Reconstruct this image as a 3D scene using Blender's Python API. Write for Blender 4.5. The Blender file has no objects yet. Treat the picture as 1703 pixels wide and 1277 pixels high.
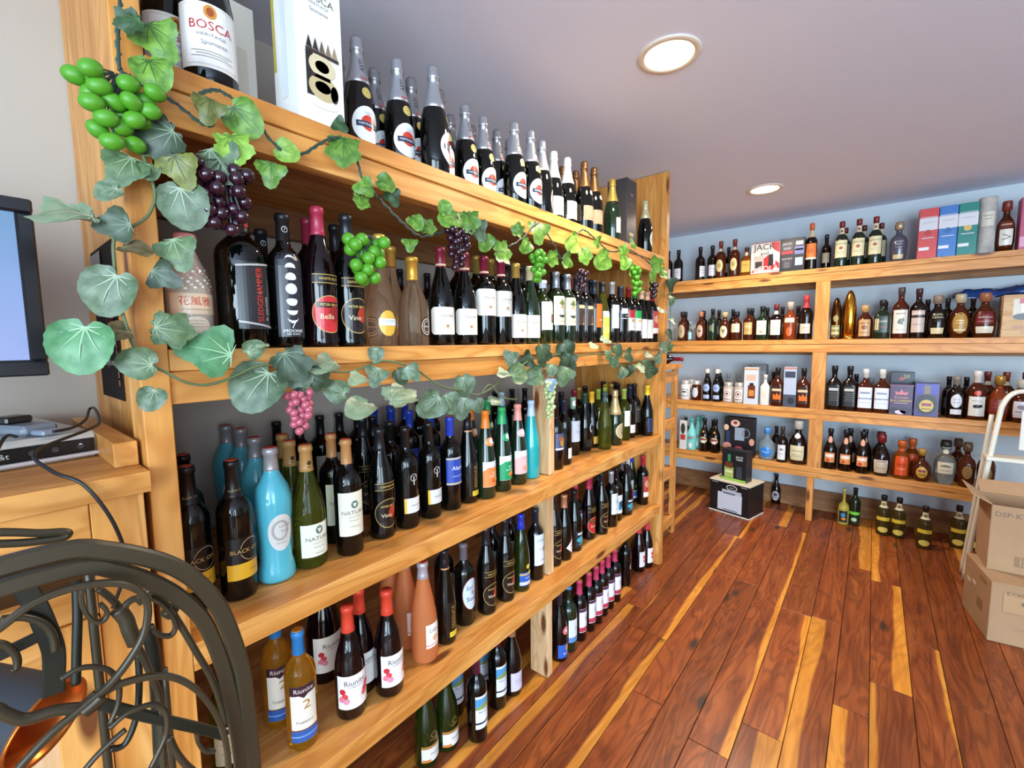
import bpy, bmesh, math, random
from mathutils import Vector, Matrix, noise
random.seed(7)
sc = bpy.context.scene
C = sc.collection
# ------------------------------------------------------------------ camera
F_PX = 737.2
CAM_Z = 1.429
yaw, pitch, roll = math.radians(39.194), math.radians(5.273), math.radians(-0.622)
fwd = Vector((-math.sin(yaw)*math.cos(pitch), math.cos(yaw)*math.cos(pitch), -math.sin(pitch)))
rgt = Vector((math.cos(yaw), math.sin(yaw), 0)); upv = rgt.cross(fwd)
r2 = math.cos(roll)*rgt + math.sin(roll)*upv
u2 = -math.sin(roll)*rgt + math.cos(roll)*upv
cam = bpy.data.cameras.new('camera'); cam_o = bpy.data.objects.new('camera', cam); C.objects.link(cam_o)
cam.sensor_width = 36; cam.lens = 36*F_PX/1703; cam.clip_start = .02
cam_o.matrix_world = Matrix(((r2.x, u2.x, -fwd.x, 0), (r2.y, u2.y, -fwd.y, 0), (r2.z, u2.z, -fwd.z, CAM_Z), (0, 0, 0, 1)))
sc.camera = cam_o
# ------------------------------------------------------------------ light
vs = sc.view_settings
vs.view_transform = 'Standard'; vs.look = 'None'; vs.gamma = 1; vs.use_curve_mapping = False
vs.exposure = 0.2
sc.cycles.use_denoising = True
sc.cycles.max_bounces = 8; sc.cycles.transmission_bounces = 8; sc.cycles.glossy_bounces = 3
sc.cycles.sample_clamp_indirect = 6
w = bpy.data.worlds.new('World'); sc.world = w; w.use_nodes = True
w.node_tree.nodes['Background'].inputs[0].default_value = (.62, .78, 1, 1)
w.node_tree.nodes['Background'].inputs[1].default_value = 1.2
def area(name, loc, rot, sx, sy, power, col):
    l = bpy.data.lights.new(name, 'AREA'); l.shape = 'RECTANGLE'; l.size = sx; l.size_y = sy; l.energy = power; l.color = col
    o = bpy.data.objects.new(name, l); C.objects.link(o); o.location = loc; o.rotation_euler = rot; return o
R90 = math.pi/2
# daylight by the shop window behind the camera; right-hand window is added as fill
area('window_and_fill_daylight', (2.1, -3.15, 1.23), (R90, 0, 0), 3.0, 2.15, 300, (.66, .85, 1))
area('window_and_fill_daylight', (4.15, -1.6, 1.23), (R90, 0, R90), 2.2, 2.15, 120, (.66, .85, 1))
CEIL = 2.435; XW = -1.63; YW = 4.45; XR = 4.2; YR = -3.2
# ------------------------------------------------------------------ materials
def lin(h):
    h = h.lstrip('#'); v = [int(h[i:i+2], 16)/255 for i in (0, 2, 4)]
    return tuple((c/12.92 if c <= .04045 else ((c+.055)/1.055)**2.4) for c in v)+(1,)
MATS = {}
def pbsdf(name):
    m = bpy.data.materials.new(name); m.use_nodes = True
    return m, m.node_tree, m.node_tree.nodes['Principled BSDF']
def mat(hexc, rough=.5, metal=0, trans=0, coat=0, emit=0, ior=1.5, spec=.5):
    k = (hexc, rough, metal, trans, coat, emit, ior, spec)
    if k in MATS: return MATS[k]
    m, nt, b = pbsdf('paint_'+hexc.lstrip('#'))
    b.inputs['Base Color'].default_value = lin(hexc); b.inputs['Roughness'].default_value = rough
    b.inputs['Metallic'].default_value = metal; b.inputs['Transmission Weight'].default_value = trans
    b.inputs['Coat Weight'].default_value = coat; b.inputs['IOR'].default_value = ior
    b.inputs['Specular IOR Level'].default_value = spec
    if emit: b.inputs['Emission Color'].default_value = lin(hexc); b.inputs['Emission Strength'].default_value = emit
    MATS[k] = m; return m
class NB:
    def __init__(s, nt): s.nt = nt
    def n(s, t, **kw):
        x = s.nt.nodes.new(t)
        for k, v in kw.items():
            if k.startswith('i_'):
                key = k[2:]; x.inputs[int(key) if key.isdigit() else key].default_value = v
            else: setattr(x, k, v)
        return x
    def l(s, a, b): s.nt.links.new(a, b)
    def ramp(s, fac, stops):
        r = s.n('ShaderNodeValToRGB'); e = r.color_ramp.elements
        while len(e) < len(stops): e.new(.5)
        for i, (p, c) in enumerate(stops): e[i].position = p; e[i].color = lin(c) if isinstance(c, str) else (c, c, c, 1)
        s.l(fac, r.inputs[0]); return r.outputs[0]
    def mix(s, fac, a, b, mode='MIX'):
        m = s.n('ShaderNodeMix', data_type='RGBA', blend_type=mode)
        if hasattr(fac, 'links'): s.l(fac, m.inputs[0])
        else: m.inputs[0].default_value = fac
        for v, i in ((a, 6), (b, 7)):
            if hasattr(v, 'links'): s.l(v, m.inputs[i])
            else: m.inputs[i].default_value = lin(v)
        return m.outputs[2]
    def math(s, op, a, b=0, c=None):
        m = s.n('ShaderNodeMath', operation=op)
        for i, v in enumerate((a, b, c)):
            if v is None: continue
            if hasattr(v, 'links'): s.l(v, m.inputs[i])
            else: m.inputs[i].default_value = v
        return m.outputs[0]
def wood(name, axis, lo, mid, hi, knot='#6b3a17', rough=.42, fine=1.0, tone=.12, knots=True):
    m, nt, b = pbsdf(name); q = NB(nt)
    tc = q.n('ShaderNodeTexCoord'); oi = q.n('ShaderNodeObjectInfo')
    off = q.n('ShaderNodeVectorMath', operation='SCALE'); off.inputs[0].default_value = (37, 53, 71); q.l(oi.outputs['Random'], off.inputs['Scale'])
    add = q.n('ShaderNodeVectorMath', operation='ADD'); q.l(tc.outputs['Object'], add.inputs[0]); q.l(off.outputs[0], add.inputs[1])
    def mp(along, across):
        s = [across]*3; s['xyz'.index(axis)] = along
        k = q.n('ShaderNodeMapping'); k.inputs['Scale'].default_value = s; q.l(add.outputs[0], k.inputs['Vector']); return k.outputs[0]
    n1 = q.n('ShaderNodeTexNoise', i_Scale=1.0, i_Detail=5.0, i_Roughness=.6, i_Distortion=.6); q.l(mp(1.1, 16*fine), n1.inputs['Vector'])
    n2 = q.n('ShaderNodeTexNoise', i_Scale=1.0, i_Detail=2.0, i_Roughness=.5, i_Distortion=.8); q.l(mp(1.4, 9*fine), n2.inputs['Vector'])
    rings = q.math('SINE', q.math('MULTIPLY', n2.outputs[0], 46.0))
    rr = q.math('MULTIPLY_ADD', rings, .5, .5)
    col = q.ramp(n1.outputs[0], [(.3, lo), (.5, mid), (.72, hi)])
    col = q.mix(q.math('MULTIPLY', q.math('POWER', rr, 3.0), .62), col, lo)
    if knots:
        v = q.n('ShaderNodeTexVoronoi', i_Scale=1.0); q.l(mp(2.6, 9.5), v.inputs['Vector'])
        kf = q.ramp(v.outputs['Distance'], [(.09, 1.0), (.17, 0.0)])
        col = q.mix(kf, col, knot)
    br = q.math('MULTIPLY_ADD', oi.outputs['Random'], tone, 1-tone/2)
    hs = q.n('ShaderNodeHueSaturation'); q.l(br, hs.inputs['Value']); q.l(col, hs.inputs['Color'])
    q.l(hs.outputs[0], b.inputs['Base Color']); b.inputs['Roughness'].default_value = rough
    bp = q.n('ShaderNodeBump', i_Strength=.12, i_Distance=.002); q.l(n1.outputs[0], bp.inputs['Height']); q.l(bp.outputs[0], b.inputs['Normal'])
    return m
PINE = {a: wood('pine_'+a, a, '#b8722c', '#d8964a', '#e6af68') for a in 'xyz'}
PINE_RAW = {a: wood('raw_pine_'+a, a, '#bd8f5c', '#d8b184', '#e6c69d', rough=.6) for a in 'xyz'}
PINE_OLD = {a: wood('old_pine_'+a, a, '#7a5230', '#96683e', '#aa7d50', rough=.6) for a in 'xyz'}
def floor_material():
    m, nt, b = pbsdf('reclaimed_floor_wood'); q = NB(nt)
    tc = q.n('ShaderNodeTexCoord'); oi = q.n('ShaderNodeObjectInfo')
    off = q.n('ShaderNodeVectorMath', operation='SCALE'); off.inputs[0].default_value = (91, 143, 0); q.l(oi.outputs['Random'], off.inputs['Scale'])
    add = q.n('ShaderNodeVectorMath', operation='ADD'); q.l(tc.outputs['Object'], add.inputs[0]); q.l(off.outputs[0], add.inputs[1])
    def mp(s):
        k = q.n('ShaderNodeMapping'); k.inputs['Scale'].default_value = s; q.l(add.outputs[0], k.inputs['Vector']); return k.outputs[0]
    g = q.n('ShaderNodeTexNoise', i_Scale=1.0, i_Detail=6.0, i_Roughness=.65, i_Distortion=.9); q.l(mp((22, 2.2, 1)), g.inputs['Vector'])
    bg = q.n('ShaderNodeTexNoise', i_Scale=1.0, i_Detail=2.0, i_Roughness=.5, i_Distortion=1.0); q.l(mp((9, 1.3, 1)), bg.inputs['Vector'])
    rings = q.math('POWER', q.math('MULTIPLY_ADD', q.math('SINE', q.math('MULTIPLY', bg.outputs[0], 62.0)), .5, .5), 2.5)
    heart = q.ramp(g.outputs[0], [(.25, '#57240e'), (.45, '#86401b'), (.62, '#9c5224'), (.8, '#b46a32')])
    heart = q.mix(q.math('MULTIPLY', rings, .5), heart, '#4f2612')
    sap = q.ramp(g.outputs[0], [(.25, '#b26c24'), (.5, '#d68c30'), (.75, '#e3a24a')])
    sap = q.mix(q.math('MULTIPLY', rings, .3), sap, '#8a4c18')
    # sapwood: a band along one side of some boards, wavering along the length
    xyz = q.n('ShaderNodeSeparateXYZ'); q.l(tc.outputs['Object'], xyz.inputs[0])
    wv = q.n('ShaderNodeTexNoise', i_Scale=1.0, i_Detail=1.0); q.l(mp((1, 1.5, 1)), wv.inputs['Vector'])
    side = q.math('MULTIPLY', xyz.outputs[0], q.math('SUBTRACT', q.math('MULTIPLY', q.math('GREATER_THAN', q.math('FRACT', q.math('MULTIPLY', oi.outputs['Random'], 7.31)), .5), 2.0), 1.0))
    thr = q.math('MULTIPLY_ADD', q.math('FRACT', q.math('MULTIPLY', oi.outputs['Random'], 13.7)), .14, -.014)
    e = q.math('SUBTRACT', q.math('ADD', side, q.math('MULTIPLY', q.math('SUBTRACT', wv.outputs[0], .5), .075)), thr)
    sm = q.ramp(q.math('MULTIPLY_ADD', e, 110.0, .5), [(0.0, 0.0), (1.0, 1.0)])
    col = q.mix(sm, heart, sap)
    kn = q.n('ShaderNodeTexVoronoi', i_Scale=1.0); q.l(mp((5.5, 1.8, 1)), kn.inputs['Vector'])
    kf = q.ramp(kn.outputs['Distance'], [(.05, 1.0), (.13, 0.0)])
    col = q.mix(kf, col, '#3a2b22')
    hs = q.n('ShaderNodeHueSaturation'); q.l(q.math('MULTIPLY_ADD', q.math('FRACT', q.math('MULTIPLY', oi.outputs['Random'], 3.17)), .42, .78), hs.inputs['Value']); q.l(col, hs.inputs['Color'])
    q.l(hs.outputs[0], b.inputs['Base Color'])
    rn = q.n('ShaderNodeTexNoise', i_Scale=6.0, i_Detail=3.0); q.l(tc.outputs['Object'], rn.inputs['Vector'])
    q.l(q.math('MULTIPLY_ADD', rn.outputs[0], .3, .2), b.inputs['Roughness'])
    bp = q.n('ShaderNodeBump', i_Strength=.25, i_Distance=.003); q.l(g.outputs[0], bp.inputs['Height']); q.l(bp.outputs[0], b.inputs['Normal'])
    return m
FLOORM = floor_material()
def plaster(name, c1, c2, scale=1.2, rough=.85, marks=None):
    m, nt, b = pbsdf(name); q = NB(nt); tc = q.n('ShaderNodeTexCoord')
    n = q.n('ShaderNodeTexNoise', i_Scale=scale, i_Detail=4.0, i_Roughness=.6); q.l(tc.outputs['Object'], n.inputs['Vector'])
    col = q.ramp(n.outputs[0], [(.3, c1), (.7, c2)])
    if marks:
        k = q.n('ShaderNodeTexNoise', i_Scale=14.0, i_Detail=6.0, i_Roughness=.75); q.l(tc.outputs['Object'], k.inputs['Vector'])
        col = q.mix(q.ramp(k.outputs[0], [(.74, 0.0), (.78, 1.0)]), col, marks)
    q.l(col, b.inputs['Base Color']); b.inputs['Roughness'].default_value = rough
    f = q.n('ShaderNodeTexNoise', i_Scale=90.0, i_Detail=2.0); q.l(tc.outputs['Object'], f.inputs['Vector'])
    bp = q.n('ShaderNodeBump', i_Strength=.08, i_Distance=.003); q.l(f.outputs[0], bp.inputs['Height']); q.l(bp.outputs[0], b.inputs['Normal'])
    return m
WALL_CREAM = plaster('cream_plaster', '#b6aca0', '#beb4a9', marks='#b9b0a3')
WALL_BLUE = plaster('pale_blue_plaster', '#c4cfd8', '#ccd6dd')
CEILM = plaster('ceiling_plaster', '#dfe7fd', '#e6ecfe', scale=.8)
CARD = plaster('cardboard', '#a07f5e', '#ad8b69', scale=3, rough=.8)
GL = dict(black=mat('#050605', .05), red=mat('#0d0306', .05), green=mat('#26380f', .07, trans=.55, coat=.2), olive=mat('#8a8f34', .04, trans=.88, ior=1.25), smoke=mat('#6b5c2c', .05, trans=.75, ior=1.36),
          dkgreen=mat('#122413', .07, coat=.3), brown=mat('#140803', .05), amber=mat('#b5611c', .05, trans=.7, ior=1.36), amberdk=mat('#5e260c', .05, trans=.5, ior=1.36, coat=.2),
          gold=mat('#ffbe3c', .03, trans=.9, ior=1.22), rose=mat('#ffdcb8', .02, trans=.95, ior=1.18), frost=mat('#ffa468', .3, trans=.65, ior=1.2), clear=mat('#e6efe9', .03, trans=.93, ior=1.36),
          turq=mat('#52b3c4', .16, coat=.5), teal=mat('#17a3a5', .16, coat=.5), white=mat('#eae8e2', .3), mint=mat('#7fd0c8', .25), blue=mat('#cfe8f6', .04, trans=.8, ior=1.36), copper=mat('#a4481c', .05, trans=.5, ior=1.36),
          bronze=mat('#5b3a1c', .22, metal=1), goldmetal=mat('#d69a3a', .16, metal=1), cloudy=mat('#e9d9c8', .08, trans=.45, ior=1.36), matte=mat('#16161a', .5), grey=mat('#5d5a6c', .15, trans=.3, coat=.3), yellow=mat('#c9b43a', .06, trans=.5, ior=1.36), limoncello=mat('#cdbb52', .1, trans=.3, ior=1.36))
# ------------------------------------------------------------------ mesh helpers
def new_mesh(name, verts, faces, mats, fm=None, smooth=False):
    me = bpy.data.meshes.new(name); me.from_pydata(verts, [], faces)
    for m in mats: me.materials.append(m)
    if fm: me.polygons.foreach_set('material_index', fm)
    if smooth: me.polygons.foreach_set('use_smooth', [True]*len(me.polygons))
    me.update(); return me
def link(name, me, parent=None, loc=(0, 0, 0), rot=(0, 0, 0)):
    o = bpy.data.objects.new(name, me); C.objects.link(o); o.parent = parent; o.location = loc; o.rotation_euler = rot; return o
def tag(o, label, cat, group=None, kind=None):
    if label: o['label'] = label
    if cat: o['category'] = cat
    if group: o['group'] = group
    if kind: o['kind'] = kind
    return o
BOXM = {}
def boxmesh(sx, sy, sz, m, bev=.0015):
    k = (round(sx, 4), round(sy, 4), round(sz, 4), m.name, bev)
    if k in BOXM: return BOXM[k]
    bm = bmesh.new(); bmesh.ops.create_cube(bm, size=1); bmesh.ops.scale(bm, vec=(sx, sy, sz), verts=bm.verts)
    if bev: bmesh.ops.bevel(bm, geom=bm.edges, offset=min(bev, .3*min(sx, sy, sz)), segments=1, affect='EDGES')
    me = bpy.data.meshes.new('box'); bm.to_mesh(me); bm.free(); me.materials.append(m); BOXM[k] = me; return me
def box(name, lo, hi, m, parent=None, bev=.0015):
    c = [(a+b)/2 for a, b in zip(lo, hi)]; s = [abs(b-a) for a, b in zip(lo, hi)]
    return link(name, boxmesh(*s, m, bev), parent, c)
def smooth_path(pts, n=6):
    P = [Vector(p) for p in pts]; out = []
    for i in range(len(P)-1):
        a = P[max(i-1, 0)]; b = P[i]; c = P[i+1]; d = P[min(i+2, len(P)-1)]
        for k in range(n):
            t = k/n; out.append(.5*((2*b)+(c-a)*t+(2*a-5*b+4*c-d)*t*t+(3*b-a-3*c+d)*t**3))
    out.append(P[-1]); return out
def tube(pts, rad, seg=8, n=6, flat=None, fixed=None, smooth=True):
    """sweep along pts; rad may be a number or list; flat=(w,h) for a flat bar whose width follows 'fixed'"""
    P = smooth_path(pts, n) if n > 1 else [Vector(p) for p in pts]
    V, Fc = [], []; prev = None
    for i, p in enumerate(P):
        t = (P[min(i+1, len(P)-1)]-P[max(i-1, 0)]).normalized()
        if fixed is not None: a = Vector(fixed); a = (a-t*a.dot(t)).normalized()
        else:
            a = prev if prev is not None else (Vector((0, 0, 1)) if abs(t.z) < .9 else Vector((1, 0, 0)))
            a = (a-t*a.dot(t)).normalized(); prev = a
        bb = t.cross(a)
        r = rad if not isinstance(rad, (list, tuple)) else rad[0]+(rad[1]-rad[0])*i/(len(P)-1)
        if flat:
            w_, h_ = flat; c = .25*min(w_, h_)
            prof = [(-w_/2+c, -h_/2), (w_/2-c, -h_/2), (w_/2, -h_/2+c), (w_/2, h_/2-c), (w_/2-c, h_/2), (-w_/2+c, h_/2), (-w_/2, h_/2-c), (-w_/2, -h_/2+c)]
        else: prof = [(r*math.cos(2*math.pi*k/seg), r*math.sin(2*math.pi*k/seg)) for k in range(seg)]
        for x, y in prof: V.append(p+a*x+bb*y)
    s = 8 if flat else seg
    for i in range(len(P)-1):
        for k in range(s): Fc.append((i*s+k, i*s+(k+1) % s, (i+1)*s+(k+1) % s, (i+1)*s+k))
    Fc.append(tuple(range(s))[::-1]); Fc.append(tuple((len(P)-1)*s+k for k in range(s)))
    return V, Fc
def tube_obj(name, pts, rad, m, parent=None, **kw):
    V, Fc = tube(pts, rad, **kw); return link(name, new_mesh(name, V, Fc, [m], smooth=not kw.get('flat')), parent)
def lathe(prof, seg, sq=0):
    V, Fc = [], []
    rmax = max(r for r, z in prof)
    for r, z in prof:
        for k in range(seg):
            a = 2*math.pi*k/seg; rr = r*sqf(a, r/rmax, sq); V.append((rr*math.cos(a), rr*math.sin(a), z))
    n = len(prof)
    for i in range(n-1):
        for k in range(seg): Fc.append((i*seg+k, i*seg+(k+1) % seg, (i+1)*seg+(k+1) % seg, (i+1)*seg+k))
    Fc.append(tuple(range(seg))[::-1]); Fc.append(tuple((n-1)*seg+k for k in range(seg)))
    return V, Fc
def sqf(a, frac, sq):
    if not sq or frac < .55: return 1
    w_ = min(1, (frac-.55)/.3)*sq
    f = min(1.2, 1/max(abs(math.cos(a)), abs(math.sin(a))))
    return 1+(f-1)*w_
# ------------------------------------------------------------------ flat print: shapes and lettering
TXT = {}
def text_mesh(s):
    if s in TXT: return TXT[s]
    cu = bpy.data.curves.new('t', 'FONT'); cu.body = s; cu.size = 1; cu.align_x = 'CENTER'; cu.align_y = 'CENTER'; cu.resolution_u = 2; cu.fill_mode = 'FRONT'
    o = bpy.data.objects.new('t', cu); C.objects.link(o)
    dg = bpy.context.evaluated_depsgraph_get(); me = o.evaluated_get(dg).to_mesh()
    me.calc_loop_triangles()
    r = ([(v.co.x, v.co.y) for v in me.vertices], [tuple(t.vertices) for t in me.loop_triangles])
    o.evaluated_get(dg).to_mesh_clear(); bpy.data.objects.remove(o); bpy.data.curves.remove(cu)
    TXT[s] = r; return r
def grid(n, m): return [(i*(m+1)+j, (i+1)*(m+1)+j, (i+1)*(m+1)+j+1, i*(m+1)+j+1) for i in range(n) for j in range(m)]
def flat(p):
    """one print element -> 2-D verts, faces, colour"""
    k = p[0]; V, Fc = [], []
    if k in 'TVI':
        _, s, size, u, v, col = p[:6]; vs_, fs = text_mesh(s)
        sx = p[6] if len(p) > 6 else 1
        for x, y in vs_:
            x, y = x*size*sx, y*size
            if k == 'V': x, y = -y, x
            V.append((u+x, v+y))
        return V, fs, col
    if k == 'R':
        _, u, v, w_, h_, col = p[:6]; n = max(1, int(w_/.006)); ch = p[6] if len(p) > 6 else 0
        m_ = max(1, int(h_/.014))
        for i in range(n+1):
            x = u-w_/2+w_*i/n; cut = 0
            if ch: cut = max(0, ch-min(x-(u-w_/2), (u+w_/2)-x))
            V += [(x, v+(h_-2*cut)*(j/m_-.5)) for j in range(m_+1)]
        Fc = grid(n, m_)
        return V, Fc, col
    if k == 'E':
        _, u, v, rx, ry, col = p; n = max(8, int(2*rx/.005))
        m_ = max(1, int(2*ry/.014))
        for i in range(n+1):
            c = -math.cos(math.pi*i/n); s = max(1e-4, math.sin(math.pi*i/n)); V += [(u+rx*c, v+ry*s*(2*j/m_-1)) for j in range(m_+1)]
        return V, grid(n, m_), col
    if k == 'O':   # ring
        _, u, v, rx, ry, t, col = p; n = 24
        for i in range(n):
            a = 2*math.pi*i/n; V += [(u+rx*math.cos(a), v+ry*math.sin(a)), (u+(rx-t)*math.cos(a), v+(ry-t)*math.sin(a))]
        return V, [(2*i, (2*i+2) % (2*n), (2*i+3) % (2*n), 2*i+1) for i in range(n)], col
    if k == 'M':   # moon lying flat: phase -1..1, lit from above or below
        _, u, v, r, ph, col = p; n = 10
        for i in range(n+1):
            x = -r+2*r*i/n; h_ = math.sqrt(max(0, r*r-x*x))
            a, b = (h_, h_*(1-2*abs(ph))) if ph > 0 else (-h_, -h_*(1-2*abs(ph)))
            if ph < 0: a, b = b, a
            V += [(u+x, v+min(a, b)), (u+x, v+max(a, b)+1e-5)]
        return V, [(2*i, 2*i+2, 2*i+3, 2*i+1) for i in range(n)], col
    if k == 'P':   # columns, so that it can follow a curved wall
        _, pts, col = p; xs = sorted({q[0] for q in pts}); X = [xs[0]]
        for a, b in zip(xs, xs[1:]):
            m_ = max(1, int((b-a)/.006)); X += [a+(b-a)*(i+1)/m_ for i in range(m_)]
        eps = (xs[-1]-xs[0])*1e-3
        for x in X:
            x_ = min(max(x, xs[0]+eps), xs[-1]-eps); ys = []
            for (x0, y0), (x1, y1) in zip(pts, pts[1:]+pts[:1]):
                if (x0-x_)*(x1-x_) <= 0 and x0 != x1: ys.append(y0+(y1-y0)*(x_-x0)/(x1-x0))
            V += [(x, min(ys)+(max(ys)-min(ys))*j/4) for j in range(5)]
        return V, grid(len(X)-1, 4), col
def print_mesh(name, prints, fn, rough=.3):
    V, Fc, fm, mats = [], [], [], []
    for li, p in enumerate(prints):
        vs_, fs, col = flat(p); b0 = len(V)
        m = mat(col, rough) if isinstance(col, str) else col
        if m not in mats: mats.append(m)
        mi = mats.index(m)
        for u, v in vs_: V.append(fn(u, v, .0006+.0003*min(li, 7)))
        for f_ in fs: Fc.append(tuple(b0+i for i in f_)); fm.append(mi)
    return new_mesh(name, V, Fc, mats, fm)
# ------------------------------------------------------------------ bottle shapes (radius, height fractions)
FOOT = [(.0001, .008), (.6, .006), (.84, 0), (.95, .006), (1, .022)]
LIP = [(.345, .95), (.4, .953), (.4, .985), (.36, 1)]
SHAPE = dict(
 bordeaux=FOOT+[(1, .62), (.975, .655), (.88, .692), (.66, .73), (.46, .762), (.375, .80)]+LIP,
 burgundy=FOOT+[(1, .42), (.96, .49), (.84, .575), (.64, .665), (.47, .745), (.38, .82)]+LIP,
 hock=FOOT+[(1, .40), (.94, .49), (.8, .6), (.62, .71), (.46, .81), (.37, .89)]+LIP,
 sparkling=FOOT+[(1, .41), (.965, .48), (.86, .56), (.67, .65), (.49, .74), (.385, .82), (.335, .885), (.4, .89), (.4, .915), (.35, .93), (.37, .975), (.30, 1)],
 waisted=[(.0001, .01), (.8, 0), (.97, .008), (1.04, .03), (1.0, .08), (.88, .16), (.85, .27), (.92, .42), (1, .56), (.985, .63), (.86, .71), (.6, .775), (.42, .82), (.38, .85)]+LIP,
 hourglass=FOOT+[(1, .06), (.9, .14), (.93, .22), (1, .38), (1, .5), (.95, .57), (.74, .68), (.5, .77), (.39, .83)]+LIP,
 tapered=FOOT+[(1, .30), (.93, .42), (.7, .56), (.47, .67), (.37, .75)]+LIP,
 squatrose=FOOT+[(1, .38), (.9, .5), (.66, .62), (.42, .71), (.34, .77)]+LIP,
 skittle=FOOT+[(1, .36), (.93, .48), (.72, .64), (.5, .78), (.37, .88)]+LIP,
 sake=FOOT+[(1, .48), (.94, .58), (.74, .72), (.5, .82), (.40, .86), (.38, .93), (.46, .935), (.46, .99), (.42, 1)],
 spirit=FOOT+[(1, .58), (.965, .63), (.78, .68), (.48, .725), (.37, .76), (.345, .88), (.40, .885), (.41, .99), (.38, 1)],
 square=FOOT+[(1, .56), (.97, .60), (.8, .655), (.48, .71), (.36, .75), (.345, .88), (.40, .885), (.41, .99), (.38, 1)],
 squat=FOOT+[(1, .5), (.96, .57), (.76, .655), (.45, .72), (.37, .76), (.37, .835), (.48, .84), (.5, .98), (.46, 1)],
 globe=[(.0001, .01), (.5, 0), (.68, .012), (.9, .12), (1, .27), (.98, .38), (.85, .5), (.58, .6), (.32, .655), (.27, .70), (.27, .83), (.36, .835), (.37, .98), (.33, 1)],
 decanter=[(.0001, .01), (.66, 0), (.78, .01), (.9, .14), (1, .42), (.98, .52), (.8, .62), (.45, .68), (.33, .72), (.33, .80), (.48, .81), (.52, .92), (.42, 1)],
 flask=[(.0001, .01), (.7, 0), (.82, .012), (1, .2), (1, .42), (.9, .55), (.62, .65), (.4, .70), (.35, .75), (.35, .82), (.5, .825), (.5, .98), (.46, 1)],
 jar=FOOT+[(1, .7), (.95, .77), (.84, .80), (.82, .82), (.84, .825), (.84, .99), (.80, 1)],
 fliptop=FOOT+[(1, .5), (.93, .58), (.7, .68), (.48, .78), (.4, .86), (.46, .865), (.5, .9), (.46, .99), (.3, 1)],
 bullet=[(.0001, .004), (.96, 0), (1, .01), (1, .05), (.93, .055), (.93, .07), (1, .075), (1, .42), (.985, .52), (.93, .66), (.8, .79), (.58, .90), (.3, .975), (.05, 1)],
 cream=FOOT+[(1, .45), (.96, .52), (.78, .6), (.52, .69), (.38, .78), (.345, .9), (.4, .905), (.4, .99), (.36, 1)],
 longneck=FOOT+[(1, .46), (.95, .52), (.72, .58), (.34, .63), (.27, .68), (.26, .94), (.31, .945), (.31, 1)],
)
STY = {}
def st(name, shape, glass, cap, capz, desc, labels=(), sq=0, cat='wine bottle', name_='wine_bottle', caprough=.35, capmetal=0, ring=None):
    for nm in name.split(): STY[nm] = dict(shape=shape, glass=glass, cap=cap, capz=capz, desc=desc, labels=labels, sq=sq, cat=cat, name=name_, cr=caprough, cm=capmetal, ring=ring)
W = '#efece4'; CR = '#e6dec6'; K = '#17161a'; GD = '#b08a45'; RD = '#a3202a'
# label = (z0, z1, arc width m, colour, shape R/E/C, prints)
def lines(u, v, w_, n, dv, col, h_=.0012): return [('R', u, v-i*dv, w_*(1-.25*(i % 2)), h_, col) for i in range(n)]
ASTI = [(.10, .40, .088, '#e9edf0', 'E', [('E', 0, .004, .020, .020, '#d0402f'), ('R', 0, 0, .066, .0145, '#1b2f4a'), ('T', 'MARTINI&ROSSI', .0088, 0, 0, '#e8ecee', .85)]+lines(0, .03, .024, 2, .004, '#9aa7ad')),
        (.47, .56, .026, '#d8c06a', 'E', [('O', 0, 0, .010, .010, .0012, '#8d7530'), ('R', 0, 0, .008, .002, '#8d7530')]), (.63, .87, .012, 'none', 'R', [('V', 'ASTI', .017, 0, .002, '#2d3338'), ('R', 0, -.034, .014, .004, '#c0473c')])]
st('asti', 'sparkling', 'black', '#b9bcc2', .605, 'black sparkling wine bottle with silver neck foil', ASTI, caprough=.3, capmetal=.75, cat='sparkling wine', name_='sparkling_wine_bottle')
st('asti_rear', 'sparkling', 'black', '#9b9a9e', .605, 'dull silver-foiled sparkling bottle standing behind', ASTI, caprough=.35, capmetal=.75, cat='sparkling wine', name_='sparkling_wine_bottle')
st('prosecco', 'sparkling', 'black', '#c3c5c9', .605, 'silver-foiled sparkling bottle with white oval label', [(.10, .40, .07, W, 'E', lines(0, .01, .03, 3, .01, '#888888'))], capmetal=.75, cat='sparkling wine', name_='sparkling_wine_bottle')
st('magnum_white', 'sparkling', 'black', '#e9e5e2', .62, 'large sparkling magnum with cream shield label', [(.10, .44, .125, '#e8e4dc', 'R', [('R', 0, 0, .094, .108, '#cfc9c2'), ('R', 0, 0, .091, .105, '#edeae5'), ('E', 0, .043, .011, .013, '#c98a3c'), ('E', 0, .043, .006, .008, '#9c4a24'), ('T', 'BOSCA', .023, 0, .017, '#b5343a'), ('T', 'HERITAGE', .008, 0, 0, '#8a8a90', 1.3), ('I', 'Spumante', .011, .004, -.014, '#8c8c92')]+lines(0, -.03, .07, 3, .005, '#9a9690', .001)), (.64, .80, .04, '#f1edea', 'E', [('E', 0, 0, .009, .012, '#b5343a')])], caprough=.5, cat='sparkling wine', name_='sparkling_wine_bottle')
st('white_foil', 'sparkling', 'black', '#e4e2dc', .63, 'sparkling bottle with white foil and cream label', [(.12, .37, .085, '#e9e5d4', 'R', [('T', 'LaMarca', .011, .006, .004, '#8d8b7a'), ('R', .004, -.012, .04, .001, '#a5a290')])], cat='sparkling wine', name_='sparkling_wine_bottle', caprough=.45)
st('brown_foil', 'sparkling', 'black', '#7a5634', .62, 'sparkling bottle with bronze foil and taupe label', [(.13, .34, .09, '#8d7c63', 'R', lines(0, .012, .05, 4, .008, '#d3c3a4')), (.5, .57, .02, '#cfc9ba', 'E', [])], capmetal=.7, cat='sparkling wine', name_='sparkling_wine_bottle')
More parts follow.
